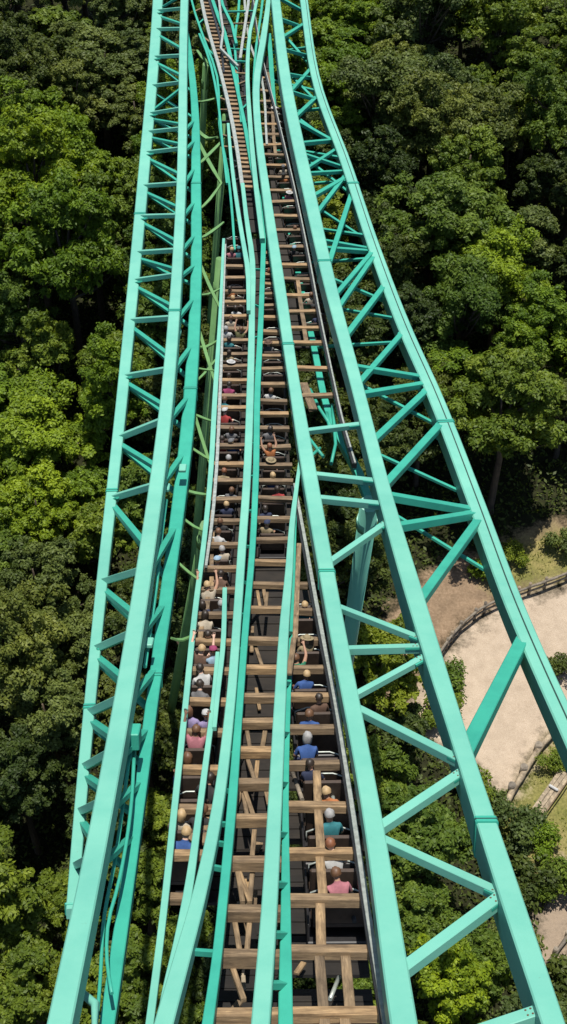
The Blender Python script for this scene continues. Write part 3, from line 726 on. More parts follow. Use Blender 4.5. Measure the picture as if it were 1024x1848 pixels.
riders = [  # line, u, v, shirt, head kind, head colour, pose, face-camera
 ('left', 326, 1548, 'blue', 'short', 'blond', 1, 0), ('left', 350, 1586, 'black', 'short', 'brown', 0, 0), ('left', 318, 1512, 'cream', 'long', 'blond', 3, 1),
 ('left', 340, 1380, 'black', 'long', 'brown', 0, 0), ('left', 352, 1350, 'pink', 'short', 'brown', 2, 0), ('left', 379, 1402, 'black', 'short', 'dark', 1, 0), ('left', 389, 1353, 'lilac', 'cap', 'white', 3, 0), ('left', 340, 1425, 'grey', 'short', 'dark', 1, 0),
 ('left', 369, 1244, 'white', 'short', 'dark', 1, 0), ('left', 353, 1266, 'lilac', 'long', 'brown', 0, 0), ('left', 381, 1180, 'blue', 'short', 'dark', 0, 0), ('left', 368, 1150, 'cream', 'long', 'dark', 1, 0), ('left', 360, 1190, 'brown', 'short', 'blond', 2, 1), ('left', 392, 1292, 'pale blue', 'cap', 'magenta', 0, 0),
 ('left', 378, 1090, 'cream', 'short', 'blond', 2, 0), ('left', 396, 1100, 'black', 'short', 'grey', 0, 0), ('left', 402, 966, 'black', 'short', 'brown', 3, 1), ('left', 390, 1040, 'grey', 'cap', 'pale blue', 0, 0), ('left', 411, 926, 'navy', 'short', 'blond', 0, 0), ('left', 400, 880, 'khaki', 'short', 'red', 1, 0),
 ('left', 416, 790, 'grey', 'long', 'brown', 0, 0), ('left', 425, 822, 'blue', 'cap', 'grey', 0, 0), ('left', 407, 760, 'red', 'cap', 'white', 1, 0), ('left', 411, 708, 'magenta', 'short', 'dark', 1, 0), ('left', 433, 616, 'olive', 'short', 'brown', 2, 0), ('left', 414, 606, 'teal', 'short', 'dark', 0, 0),
 ('left', 429, 562, 'white', 'long', 'dark', 0, 0), ('left', 412, 470, 'pink', 'short', 'blond', 0, 0), ('left', 432, 470, 'teal', 'cap', 'teal', 1, 0), ('left', 410, 850, 'navy', 'short', 'grey', 0, 0), ('left', 415, 660, 'black', 'hat', 'white', 0, 0),
 ('left', 362, 1430, 'brown', 'short', 'dark', 1, 0), ('left', 330, 1480, 'navy', 'long', 'dark', 0, 0), ('left', 372, 1330, 'cream', 'short', 'grey', 0, 0), ('left', 346, 1310, 'white', 'short', 'brown', 1, 0), ('left', 384, 1225, 'grey', 'short', 'brown', 0, 0), ('left', 360, 1215, 'red', 'short', 'dark', 1, 0),
 ('left', 376, 1130, 'teal', 'short', 'brown', 1, 0), ('left', 392, 1065, 'white', 'short', 'dark', 0, 0), ('left', 388, 995, 'khaki', 'short', 'dark', 0, 0), ('left', 398, 905, 'cream', 'short', 'brown', 0, 0), ('left', 420, 745, 'black', 'short', 'blond', 0, 0), ('left', 405, 690, 'white', 'short', 'grey', 0, 0), ('left', 420, 530, 'orange', 'short', 'dark', 0, 0),
 ('middle', 490, 823, 'orange', 'short', 'red', 2, 1), ('middle', 479, 794, 'grey', 'short', 'dark', 0, 0), ('middle', 485, 710, 'white', 'short', 'brown', 0, 0), ('middle', 504, 892, 'red', 'short', 'dark', 1, 0), ('middle', 480, 922, 'navy', 'short', 'dark', 0, 0), ('middle', 484, 855, 'brown', 'hat', 'khaki', 0, 0), ('middle', 480, 958, 'khaki', 'cap', 'navy', 0, 0), ('middle', 490, 994, 'blue', 'long', 'blond', 1, 0), ('middle', 484, 508, 'black', 'long', 'red', 0, 0), ('middle', 486, 640, 'grey', 'hat', 'brown', 0, 0),
 ('right', 548, 1127, 'teal', 'short', 'blond', 1, 0), ('right', 550, 1164, 'khaki', 'hat', 'khaki', 0, 0), ('right', 540, 1192, 'green', 'short', 'brown', 2, 0), ('right', 546, 1234, 'blue', 'short', 'blond', 0, 0), ('right', 578, 1290, 'brown', 'short', 'dark', 3, 0), ('right', 558, 1296, 'blue', 'short', 'brown', 0, 0), ('right', 542, 1352, 'blue', 'long', 'grey', 1, 0), ('right', 596, 1432, 'orange', 'short', 'blond', 0, 0),
 ('right', 600, 1514, 'teal', 'short', 'grey', 0, 0), ('right', 610, 1566, 'white', 'short', 'red', 1, 0), ('right', 626, 1686, 'pink', 'short', 'brown', 1, 0), ('right', 600, 1672, 'navy', 'short', 'dark', 0, 0),
 ('upper', 519, 354, 'pink', 'hat', 'white', 0, 0), ('upper', 530, 416, 'khaki', 'long', 'brown', 1, 0), ('upper', 532, 462, 'black', 'cap', 'pale blue', 0, 0), ('upper', 570, 575, 'navy', 'cap', 'white', 0, 0), ('upper', 575, 602, 'white', 'cap', 'black', 0, 0), ('upper', 559, 548, 'cream', 'short', 'brown', 0, 0), ('upper', 512, 310, 'cream', 'cap', 'grey', 0, 0), ('upper', 514, 330, 'orange', 'cap', 'black', 0, 0), ('upper', 496, 206, 'white', 'hat', 'white', 0, 0),
 ('bend', 402, 102, 'blue', 'short', 'brown', 1, 0), ('bend', 428, 150, 'red', 'hat', 'orange', 1, 0),
]
occ = []
pose_w = {0: 'holding the lap bar', 1: 'leaning forward', 2: 'with both arms raised', 3: 'leaning back'}
where_w = {'left': 'on the left track', 'middle': 'in the middle column', 'right': 'on the right track', 'upper': 'on the upper right track', 'bend': 'on the upper bend'}
seen = {}
PANTS = ['navy', 'khaki', 'grey', 'black', 'blue']
for idx, (key, u, v, shirt, hk, hcol, pose, facecam) in enumerate(riders):
    rows, width, _ = slots[key]
    tgt = pt(u, v, -0.25)
    best = None
    for j, (p, Rm, vv) in enumerate(rows):
        loc = Rm.transposed() @ (tgt - p)
        lim = width / 2 - 0.19
        x = max(-lim, min(lim, loc.x))
        q = p + Rm @ Vector((x, -0.04, 0.31))
        if any((q - o).length < 0.36 for o in occ): continue
        sc = abs(loc.y) + 0.2 * abs(loc.x - x)
        if best is None or sc < best[0]: best = (sc, q, Rm)
    if best is None: continue
    _, q, Rm = best; occ.append(q)
    me, hc = bodies[pose]
    o = bpy.data.objects.new('person', me); o.location = q
    rot = Rm @ Matrix.Rotation(random.uniform(-.45, .45), 3, 'Z') @ Matrix.Rotation(random.uniform(-.16, .16), 3, 'Y')
    if facecam: rot = rot @ Matrix.Rotation(math.pi * 0.0, 3, 'Z')
    o.rotation_euler = rot.to_euler(); s = random.uniform(.90, 1.0); o.location = q + Rm @ Vector((0, 0, .04)); o.scale = (s, s, s)
    link(o)
    for si, mm in ((0, random.choice(SKIN[:2] + SKIN)), (1, CLM[shirt]), (2, CLM[random.choice(PANTS)])):
        o.material_slots[si].link = 'OBJECT'; o.material_slots[si].material = mm
    hm = HM[hk]; hn = {'cap': 'cap', 'hat': 'sun_hat'}.get(hk, 'hair')
    hobj = bpy.data.objects.new(hn, hm); 
    if not hm.materials: hm.materials.append(HAIR['dark'])
    hobj.location = hc + Vector((0, -0.012, 0.035 if hk in ('cap', 'hat') else 0.018)); link(hobj, o)
    hobj.material_slots[0].link = 'OBJECT'; hobj.material_slots[0].material = CLM[hcol] if hk in ('cap', 'hat') else HAIR[hcol]
    if hk in ('cap', 'hat'):
        h2 = bpy.data.objects.new('hair', HM['short']); h2.location = hc + Vector((0, -.012, .01)); h2.scale = (.97,) * 3; link(h2, o)
        if not HM['short'].materials: HM['short'].materials.append(HAIR['dark'])
        h2.material_slots[0].link = 'OBJECT'; h2.material_slots[0].material = HAIR[random.choice(list(HAIR))]
    hw = {'short': 'short %s hair' % hcol, 'long': 'long %s hair' % hcol, 'cap': 'a %s cap' % hcol, 'hat': 'a wide %s sun hat' % hcol}[hk]
    lab = 'person in %s shirt and %s %s' % (shirt, hw, where_w[key])
    if lab in seen: lab = 'person in %s shirt and %s, %s %s' % (shirt, hw, pose_w[pose], where_w[key])
    seen[lab] = 1
    tag(o, lab, 'person', 'riders in the coaster cars')

# loose bags left on seats between the riders
bagm = bpy.data.meshes.new('bag'); bm = bmesh.new(); bmesh.ops.create_uvsphere(bm, u_segments=12, v_segments=8, radius=1)
for v in bm.verts:
    c = v.co; v.co = Vector((math.copysign(abs(c.x) ** .7, c.x) * .15, math.copysign(abs(c.y) ** .7, c.y) * .11, math.copysign(abs(c.z) ** .8, c.z) * .17 + .15))
for f in bm.faces: f.smooth = True
bm.to_mesh(bagm); bm.free(); bagm.materials.append(CLM['khaki'])
strapm = bpy.data.meshes.new('strap'); bm = bmesh.new()
sweep(bm, [Vector((.11 * math.cos(a), 0, .28 + .11 * math.sin(a))) for a in np.linspace(0, math.pi, 9)], [.025] * 9, [.02] * 9, [Vector((0, 1, 0))] * 9)
bm.to_mesh(strapm); bm.free(); strapm.materials.append(CLM['black'])
bagcols = ['white', 'khaki', 'navy', 'red', 'pale blue', 'teal', 'cream', 'brown', 'magenta', 'green', 'lilac', 'grey']
for key in ('left', 'middle', 'right', 'upper'):
    rows, width, _ = slots[key]; used = 0; cols_ = bagcols[:]; random.shuffle(cols_)
    for p, Rm, vv in rows:
        if used >= 9 or random.random() < .25: continue
        x = random.uniform(-1, 1) * (width / 2 - .2); q = p + Rm @ Vector((x, 0.02, .31))
        if any((q - o).length < .36 for o in occ): continue
        occ.append(q); colr = cols_[used]; used += 1
        o = bpy.data.objects.new('bag', bagm); o.location = q; o.rotation_euler = (Rm @ Matrix.Rotation(random.uniform(-1, 1), 3, 'Z')).to_euler(); link(o)
        o.material_slots[0].link = 'OBJECT'; o.material_slots[0].material = CLM[colr]
        st = bpy.data.objects.new('strap', strapm); link(st, o)
        tag(o, 'small %s cloth bag left on a seat %s' % (colr, where_w[key]), 'bag', 'bags on the coaster seats')

# ------------------------------------------------------------------ ground, clearing, paths
def gpoly(px): return np.array([[gpt(u, v).x, gpt(u, v).y] for u, v in px])
P_gravel = gpoly([(796, 1182), (832, 1134), (900, 1090), (960, 1066), (1060, 1040), (1200, 1020), (1300, 1180), (1100, 1260), (1008, 1316), (962, 1386), (925, 1452), (890, 1440), (850, 1385), (790, 1350), (728, 1320), (742, 1250), (778, 1200)])
P_dirt = gpoly([(700, 1120), (745, 1050), (830, 1010), (900, 985), (960, 955), (1060, 925), (1300, 900), (1320, 1100), (1200, 1020), (1060, 1040), (960, 1066), (900, 1090), (832, 1134), (796, 1182), (778, 1200), (742, 1250), (728, 1320), (690, 1270)])
P_grass = gpoly([(925, 1460), (962, 1390), (1008, 1320), (1100, 1265), (1300, 1240), (1300, 1650), (1040, 1600), (1000, 1560), (950, 1560), (905, 1500)])
P_grass2 = gpoly([(880, 1010), (930, 985), (1000, 965), (1120, 960), (1120, 1015), (1000, 1040), (940, 1052), (890, 1060)])
P_path = gpoly([(1000, 1560), (975, 1640), (960, 1700), (972, 1760), (1010, 1740), (1060, 1640), (1120, 1560)])
def sdist(poly, X, Y):
    """signed distance, positive inside"""
    d = np.full(X.shape, 1e9); ins = np.zeros(X.shape, bool); n = len(poly)
    for i in range(n):
        ax, ay = poly[i]; bx, by = poly[(i + 1) % n]
        ex, ey = bx - ax, by - ay; t = np.clip(((X - ax) * ex + (Y - ay) * ey) / (ex * ex + ey * ey + 1e-9), 0, 1)
        d = np.minimum(d, np.hypot(X - ax - t * ex, Y - ay - t * ey))
        cond = (ay > Y) != (by > Y); xs = (bx - ax) * (Y - ay) / (by - ay + 1e-12) + ax
        ins ^= cond & (X < xs)
    return np.where(ins, d, -d)
xs = np.concatenate([np.arange(-260, -44, 8.0), np.arange(-44, 2, 0.9), np.arange(2, 34, 0.4), np.arange(34, 50, 0.9), np.arange(50, 261, 8.0)])
ys = np.concatenate([np.arange(-60, 6, 4.0), np.arange(6, 66, 0.42), np.arange(66, 150, 1.2), np.arange(150, 520, 10.0)])
GX, GY = np.meshgrid(xs, ys)
gz = np.vectorize(ground_z)(GX, GY)
masks = {'gravel': sdist(P_gravel, GX, GY), 'dirt': sdist(P_dirt, GX, GY), 'grass': np.maximum(sdist(P_grass, GX, GY), sdist(P_grass2, GX, GY)), 'trail': sdist(P_path, GX, GY)}
gz = gz + 0.05 * np.sin(GX * 2.1 + np.sin(GY * 1.7)) * np.sin(GY * 1.9)
def ground_mat():
    m, nt, out = new_mat('hillside_ground')
    geo = N(nt, 'ShaderNodeNewGeometry')
    def noise(scale, det=5.0, rough=.6):
        n = N(nt, 'ShaderNodeTexNoise', Scale=scale, Detail=det, Roughness=rough); nt.links.new(geo.outputs['Position'], n.inputs['Vector']); return n.outputs[0]
    big, mid, fine, vfine = noise(.35), noise(1.4), noise(7.0, 6.0, .7), noise(26.0, 4.0, .7)
    def msk(name, lo, hi):
        at = N(nt, 'ShaderNodeAttribute', attribute_name=name)
        a = N(nt, 'ShaderNodeMath', operation='MULTIPLY_ADD'); nt.links.new(mid, a.inputs[0]); a.inputs[1].default_value = 2.6; nt.links.new(at.outputs['Fac'], a.inputs[2])
        b = N(nt, 'ShaderNodeMath', operation='MULTIPLY_ADD'); nt.links.new(fine, b.inputs[0]); b.inputs[1].default_value = 1.4; nt.links.new(a.outputs[0], b.inputs[2])
        mr = N(nt, 'ShaderNodeMapRange'); mr.inputs['From Min'].default_value = lo + 2.0; mr.inputs['From Max'].default_value = hi + 2.0; nt.links.new(b.outputs[0], mr.inputs['Value'])
        return mr.outputs[0]
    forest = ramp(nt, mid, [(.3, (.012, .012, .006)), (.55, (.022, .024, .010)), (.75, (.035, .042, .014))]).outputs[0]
    grass = mixc(nt, ramp(nt, big, [(.4, (0, 0, 0)), (.62, (1, 1, 1))]).outputs[0], (.115, .125, .030), (.22, .185, .075))
    grass = mixc(nt, 1.0, grass, ramp(nt, fine, [(.3, (.55, .58, .55)), (.7, (1.3, 1.3, 1.25))]).outputs[0], 'MULTIPLY')
    dirt = ramp(nt, fine, [(.3, (.15, .105, .068)), (.6, (.235, .17, .115)), (.8, (.31, .24, .17))]).outputs[0]
    dirt = mixc(nt, 1.0, dirt, ramp(nt, mid, [(.3, (.75, .74, .72)), (.7, (1.15, 1.13, 1.1))]).outputs[0], 'MULTIPLY')
    grav = ramp(nt, vfine, [(.28, (.27, .205, .145)), (.5, (.375, .305, .232)), (.75, (.47, .40, .315))]).outputs[0]
    grav = mixc(nt, 1.0, grav, ramp(nt, mid, [(.3, (.86, .84, .82)), (.65, (1.04, 1.03, 1.02))]).outputs[0], 'MULTIPLY')
    grav = mixc(nt, ramp(nt, noise(3.2, 7.0, .75), [(.62, (0, 0, 0)), (.72, (.45, .45, .45))]).outputs[0], grav, (.24, .18, .12))
    trail = mixc(nt, .5, dirt, (.30, .25, .20))
    c = mixc(nt, msk('grass', -1.2, .4), forest, grass)
    c = mixc(nt, msk('dirt', -.6, .5), c, dirt)
    c = mixc(nt, msk('grass2', -.9, .5), c, grass)
    c = mixc(nt, msk('trail', -.6, .4), c, trail)
    c = mixc(nt, msk('gravel', -.4, .9), c, grav)
    b = N(nt, 'ShaderNodeBsdfPrincipled', Roughness=.95); b.inputs['Specular IOR Level'].default_value = .1
    nt.links.new(c, b.inputs['Base Color'])
    bp = N(nt, 'ShaderNodeBump', Strength=.7, Distance=.06); nt.links.new(fine, bp.inputs['Height'])
    bp2 = N(nt, 'ShaderNodeBump', Strength=.5, Distance=.02); nt.links.new(vfine, bp2.inputs['Height']); nt.links.new(bp.outputs[0], bp2.inputs['Normal'])
    nt.links.new(bp2.outputs[0], b.inputs['Normal']); nt.links.new(b.outputs[0], out.inputs[0]); return m
GM = ground_mat()
masks['grass2'] = sdist(P_grass2, GX, GY)
def ground_part(name, sel):
    ny, nx = GX.shape
    idx = np.arange(ny * nx).reshape(ny, nx)
    q = np.stack([idx[:-1, :-1], idx[:-1, 1:], idx[1:, 1:], idx[1:, :-1]], -1)[sel]
    used, inv = np.unique(q.ravel(), return_inverse=True)
    co = np.stack([GX.ravel(), GY.ravel(), gz.ravel()], 1)[used]
    me = bpy.data.meshes.new(name); me.from_pydata(co.tolist(), [], inv.reshape(-1, 4).tolist())
    for k, mm in masks.items():
        a = me.attributes.new(k, 'FLOAT', 'POINT'); a.data.foreach_set('value', np.clip(mm.ravel()[used], -6, 6).astype(np.float32))
    me.polygons.foreach_set('use_smooth', [True] * len(me.polygons)); me.materials.append(GM)
    o = link(bpy.data.objects.new(name, me)); o['kind'] = 'structure'; return o
cx = (GX[:-1, :-1] + GX[1:, 1:]) / 2; cy = (GY[:-1, :-1] + GY[1:, 1:]) / 2
sg = sdist(P_gravel, cx, cy) > 0; sp_ = sdist(P_path, cx, cy) > 0
ground_part('hillside', ~sg & ~sp_); ground_part('gravel_ground', sg); ground_part('path', sp_ & ~sg)

# ------------------------------------------------------------------ fences, bench
def G(x, y, up=0): return Vector((x, y, ground_z(x, y) + up))
def rail_fence(px, up, label, thick, nposts, lower=True):
    pts_ = [gpt(u, v, up) for u, v in px]
    dense = []
    for i in range(len(pts_) - 1):
        for k in range(4): dense.append(pts_[i].lerp(pts_[i + 1], k / 4))
    dense.append(pts_[-1])
    sm = [dense[0]] + [(dense[i - 1] + dense[i] * 2 + dense[i + 1]) / 4 + Vector((0, 0, random.uniform(-.03, .03))) for i in range(1, len(dense) - 1)] + [dense[-1]]
    root = empty('wooden_fence', G(sm[0].x, sm[0].y)); tag(root, label, 'fence')
    up_ = Vector((0, 0, 1)); k = len(sm)
    bm = bmesh.new(); sweep(bm, sm, [thick * random.uniform(.85, 1.1) for _ in sm], [thick] * k, [up_] * k, True); mesh_obj('top_rail', bm, M['wood_old'], root)
    if lower:
        lo = [p - Vector((0, 0, up * .5)) for p in sm]
        bm = bmesh.new(); sweep(bm, lo, [thick * .7] * k, [thick * .8] * k, [up_] * k, True); mesh_obj('lower_rail', bm, M['wood_old'], root)
    for j in range(nposts):
        p = sm[int(round(j * (k - 1) / (nposts - 1)))]
        t = thick * 1.15
        bm = bmesh.new(); a = Vector((p.x, p.y, p.z + .12)); b = G(p.x, p.y, -.3)
        beam(bm, a + Vector((random.uniform(-.06, .06), 0, 0)), b, t, t, Vector((0, -1, 0)), True); mesh_obj('post', bm, M['wood_old'], root)
rail_fence([(794, 1176), (812, 1150), (832, 1126), (868, 1096), (905, 1078), (950, 1060), (985, 1048), (1040, 1026), (1120, 1000)], 0.85, 'weathered grey post-and-rail fence curving along the top of the gravel clearing', 0.17, 13)
rail_fence([(912, 1452), (926, 1424), (946, 1392), (972, 1350), (1005, 1312), (1050, 1270), (1110, 1230)], 0.6, 'thick weathered log rail between the gravel clearing and the grass bank', 0.36, 7)
rail_fence([(985, 1746), (1004, 1718), (1026, 1688), (1060, 1650)], 0.35, 'low timber edging beside the shaded lower trail', 0.22, 4, False)
b0 = gpt(962, 1482); b1 = gpt(1018, 1402)
bench = empty('bench', (b0 + b1) / 2); tag(bench, 'long pale plank bench on the grass below the log rail', 'bench')
ax = (b1 - b0); Lb = ax.length; ax.normalize(); sd = ax.cross(Vector((0, 0, 1))).normalized(); nn = sd.cross(ax)
Rb = Matrix((sd, ax, nn)).transposed()
bm = bmesh.new()
for k in range(3): box(bm, (b0 + b1) / 2 + nn * .48 + sd * (k - 1) * .235, .22, Lb, .06, Rb, .01)
mesh_obj('seat', bm, M['wood_old'], bench)
bm = bmesh.new(); box(bm, (b0 + b1) / 2 + nn * .72 + sd * .42, .06, Lb * .98, .16, Rb, .01); mesh_obj('backrest', bm, M['wood'], bench)
for t in (.12, .5, .88):
    for s in (-1, 1):
        bm = bmesh.new(); box(bm, b0.lerp(b1, t) + nn * .20 + sd * s * .26, .1, .1, .50, Rb, .01); mesh_obj('leg', bm, M['wood_old'], bench)
rp = b0.lerp(b1, .62) + nn * .60
bm = bmesh.new(); bmesh.ops.create_cone(bm, segments=16, radius1=.085, radius2=.085, depth=.5, cap_ends=True, matrix=Matrix.Translation(rp) @ sd.to_track_quat('Z', 'Y').to_matrix().to_4x4())
bmesh.ops.create_cone(bm, segments=12, radius1=.05, radius2=.05, depth=.56, cap_ends=True, matrix=Matrix.Translation(rp) @ sd.to_track_quat('Z', 'Y').to_matrix().to_4x4())
ro = mesh_obj('rolled_mat', bm, CLM['white']); tag(ro, 'small white rolled mat lying across the plank bench', 'rolled mat')

# ------------------------------------------------------------------ trees
def leaf_cloud(centers, radii, n, size, seed, tints):
    """n leaf quads spread through clumps; returns verts, tint per vert"""
    r = np.random.default_rng(seed)
    k = len(centers); w = radii.prod(1) ** (2 / 3); w /= w.sum()
    ci = r.choice(k, n, p=w)
    d = r.normal(size=(n, 3)); d /= np.linalg.norm(d, axis=1)[:, None]
    d[:, 2] = np.where(d[:, 2] < -.35, -d[:, 2], d[:, 2])
    rad = r.beta(3.2, 1.3, n)[:, None] * (1 + .22 * np.abs(r.normal(size=(n, 1))))
    c = centers[ci] + d * radii[ci] * rad
    nr = d * .75 + r.normal(size=(n, 3)) * .55 + np.array([0, 0, .55]); nr /= np.linalg.norm(nr, axis=1)[:, None]
    a = np.cross(nr, r.normal(size=(n, 3))); a /= np.linalg.norm(a, axis=1)[:, None]; b = np.cross(nr, a)
    s = size * r.uniform(.55, 1.35, (n, 1))
    v = np.stack([c - a * s, c - b * s * .5 + nr * s * .12, c + a * s, c + b * s * .5 + nr * s * .12], 1).reshape(-1, 3)
    t = np.clip(tints[ci] + r.normal(size=n) * .22, 0, 1)
    return v, np.repeat(t, 4)
def leaf_mesh(name, v, t):
    n = len(v) // 4
    me = bpy.data.meshes.new(name)
    me.vertices.add(len(v)); me.vertices.foreach_set('co', v.astype(np.float32).ravel())
    me.loops.add(len(v)); me.loops.foreach_set('vertex_index', np.arange(len(v), dtype=np.int32))
    me.polygons.add(n); me.polygons.foreach_set('loop_start', np.arange(0, 4 * n, 4, dtype=np.int32))
    a = me.attributes.new('tint', 'FLOAT', 'POINT'); a.data.foreach_set('value', t.astype(np.float32))
    me.update(calc_edges=True); me.validate(); return me
def tree_proto(seed, D, H, n, size):
    """crown spans D wide, tree H tall"""
    r = np.random.default_rng(seed); cz0 = H * .20; chh = H - cz0
    cs = []; rs = []; lobes = []
    cone = r.uniform(.0, .45)
    while len(lobes) < 22:
        d = r.normal(size=3); d /= np.linalg.norm(d)
        if d[2] < -.5: continue
        f = r.uniform(.35, .80); zz = d[2] * f
        taper = 1 - cone * max(0, zz) / .8
        lobes.append((np.array([d[0] * D / 2 * f * taper, d[1] * D / 2 * f * taper, cz0 + chh * .46 + zz * chh * .50]), D * r.uniform(.11, .20)))
    lt = r.uniform(0, .75, len(lobes)); tints = []
    for (lc, lr), t_ in zip(lobes, lt):
        for _ in range(11):
            d = r.normal(size=3); d /= np.linalg.norm(d)
            if d[2] < -.35: d[2] *= -1
            c = lc + d * lr * r.uniform(.55, 1.25) * np.array([1.1, 1.1, .8])
            rad = lr * r.uniform(.20, .46); e = r.uniform(.7, 1.5)
            cs.append(c); rs.append([rad * e, rad / e ** .5, rad * r.uniform(.5, .9)]); tints.append(np.clip(t_ + r.normal() * .16, 0, 1))
    k = len(cs)
    cs = np.array(cs); rs = np.array(rs)
    tints = np.array(tints)
    v, t = leaf_cloud(cs, rs, n, size, seed, tints)
    crown = leaf_mesh('crown', v, t)
    bm = bmesh.new(); rd = random.Random(seed); up = Vector((0, 1, 0))
    top = Vector((rd.uniform(-.4, .4), rd.uniform(-.4, .4), H * .72)); mid = Vector((rd.uniform(-.25, .25), rd.uniform(-.25, .25), H * .35))
    sweep(bm, [Vector((0, 0, -.6)), Vector((0, 0, .3)), mid, top], [.62, .46, .34, .10], [.62, .46, .34, .10], [up] * 4, True)
    for j in rd.sample(range(k), 26):
        e = Vector(cs[j]); b = mid.lerp(top, rd.uniform(0, .75)); m = b.lerp(e, .5) + Vector((0, 0, -.25))
        sweep(bm, [b, m, e], [.16, .11, .04], [.16, .11, .04], [up] * 3, True)
    tm = bpy.data.meshes.new('trunk'); bm.to_mesh(tm); bm.free(); tm.materials.append(M['bark'])
    return crown, tm, D, H
PROT = [tree_proto(11 + i, D, H, int(n * 2.2), .112) for i, (D, H, n) in enumerate(((6.0, 10.5, 15000), (6.6, 11.5, 17000), (5.4, 10.0, 13500), (7.2, 11.0, 18500), (5.0, 11.5, 13500), (6.2, 9.5, 15000), (4.4, 8.0, 11000), (6.8, 12.0, 17500), (5.6, 12.0, 15000), (6.4, 10.8, 16000), (4.8, 9.6, 12000)))]
for c, _, _, _ in PROT: c.materials.append(LEAF['mid'])
deck_y = PY; 
def deck_z(y): return ZC + float(np.interp(y, PY, PZ))
trees = []      # x, y, D, H
def in_structure(x, y, top):
    if y < 4: return abs(x) < 8 and top > deck_z(max(y, 0)) - 3
    return abs(x + (0.5 if y > 40 else 0)) < 10.5 and top > deck_z(y) - 2.5
XYc = lambda x, y, poly: float(sdist(poly, np.array([[x]]), np.array([[y]]))[0, 0])
gapzones = [(190, 235, 62), (850, 395, 75), (140, 645, 55), (45, 1540, 60), (950, 860, 35), (700, 340, 45), (110, 1430, 55), (965, 330, 50), (705, 640, 50), (170, 1010, 45), (60, 40, 35), (800, 760, 35), (230, 700, 35), (890, 640, 30), (60, 670, 30), (180, 1620, 40)]
hand = [(40,140,150,'dark'),(112,100,85,'yellow'),(180,100,160,'grey'),(245,60,95,'grey'),(30,270,165,'bright'),(120,290,140,'bright'),(60,400,200,'bright'),(190,340,120,'bright'),(170,420,130,'mid'),(120,530,200,'bright'),(25,570,120,'mid'),
 (75,770,205,'bright'),(60,910,165,'bright'),(185,940,120,'mid'),(70,1050,150,'grey'),(30,1180,190,'grey'),(115,1130,150,'grey'),(95,1300,170,'grey'),(30,1410,150,'dark'),(120,1600,120,'yellow'),(40,1760,160,'yellow'),(125,1760,120,'yellow'),(250,1560,130,'yellow'),(230,1750,160,'yellow'),
 (630,80,120,'bright'),(760,60,190,'grey'),(900,40,150,'mid'),(960,120,120,'mid'),(690,190,170,'grey'),(620,190,100,'bright'),(770,240,150,'grey'),(880,230,150,'grey'),(690,310,120,'dark'),(840,320,140,'mid'),(980,300,90,'dark'),(780,430,210,'mid'),(945,420,130,'grey'),(900,490,180,'bright'),
 (830,570,170,'mid'),(965,580,130,'bright'),(740,570,130,'dark'),(830,670,160,'bright'),(900,770,200,'mid'),(835,850,150,'mid'),(700,790,120,'dark'),(760,720,130,'dark'),(650,980,120,'dark'),(715,1000,140,'dark'),(690,1215,130,'yellow'),(640,1130,120,'dark'),
 (715,1390,150,'mid'),(750,1500,170,'mid'),(815,1500,120,'dark'),(890,1610,120,'grey'),(760,1650,160,'mid'),(810,1760,150,'bright'),(880,1720,120,'mid'),(915,1690,90,'grey'),(690,1560,120,'dark'),(660,1760,120,'mid'),(330,1700,130,'yellow'),(300,1440,130,'yellow'),(330,1200,120,'dark')]
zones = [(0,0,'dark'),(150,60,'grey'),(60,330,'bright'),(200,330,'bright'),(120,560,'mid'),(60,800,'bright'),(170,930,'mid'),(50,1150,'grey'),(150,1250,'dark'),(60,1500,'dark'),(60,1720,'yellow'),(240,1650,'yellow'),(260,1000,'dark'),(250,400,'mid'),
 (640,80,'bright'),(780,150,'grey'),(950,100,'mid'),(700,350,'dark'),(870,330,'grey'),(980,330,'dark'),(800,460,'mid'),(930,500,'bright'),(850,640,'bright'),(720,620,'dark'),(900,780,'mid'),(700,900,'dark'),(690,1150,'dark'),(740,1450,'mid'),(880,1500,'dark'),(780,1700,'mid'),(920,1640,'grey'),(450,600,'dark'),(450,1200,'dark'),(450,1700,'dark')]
def hides(x, y, D):
    for dz in (2.0, 5.0, 8.0, 10.5):
        u, v, p = project(G(x, y, dz)); r = .42 * D * F / p
        if dz < 5: r *= .6
        for (u0, v0, u1, v1) in ((912, 1300, 1080, 1490), (968, 1600, 1080, 1720), (800, 1090, 1080, 1300), (850, 1290, 960, 1400)):
            if u0 - r < u < u1 + r and v0 - r < v < v1 + r: return True
    return False
def place(x, y, D, color, force=False):
    if hides(x, y, D): return False
    p = min(PROT, key=lambda q: abs(q[2] * random.uniform(.85, 1.15) - D)); s = D / p[2]; H = p[3] * (s * .6 + .4) * random.uniform(.82, 1.2)
    g = ground_z(x, y)
    if in_structure(x, y, g + H):
        room = deck_z(y) - 2.5 - g
        if room < 4.5: return False
        H = min(H, room)
    trees.append((x, y, D, H, p, color)); return True
for u, v, px, colr in hand:
    # crown centre about 7 m above the ground
    q = gpt(u, v, 7.0); D = px * project(q)[2] / F * 1.2
    if XYc(q.x, q.y, P_gravel) > -.5 or XYc(q.x, q.y, P_dirt) > -1.2: continue
    place(q.x, q.y, min(8.6, max(3.8, D)), colr)
tries = 0
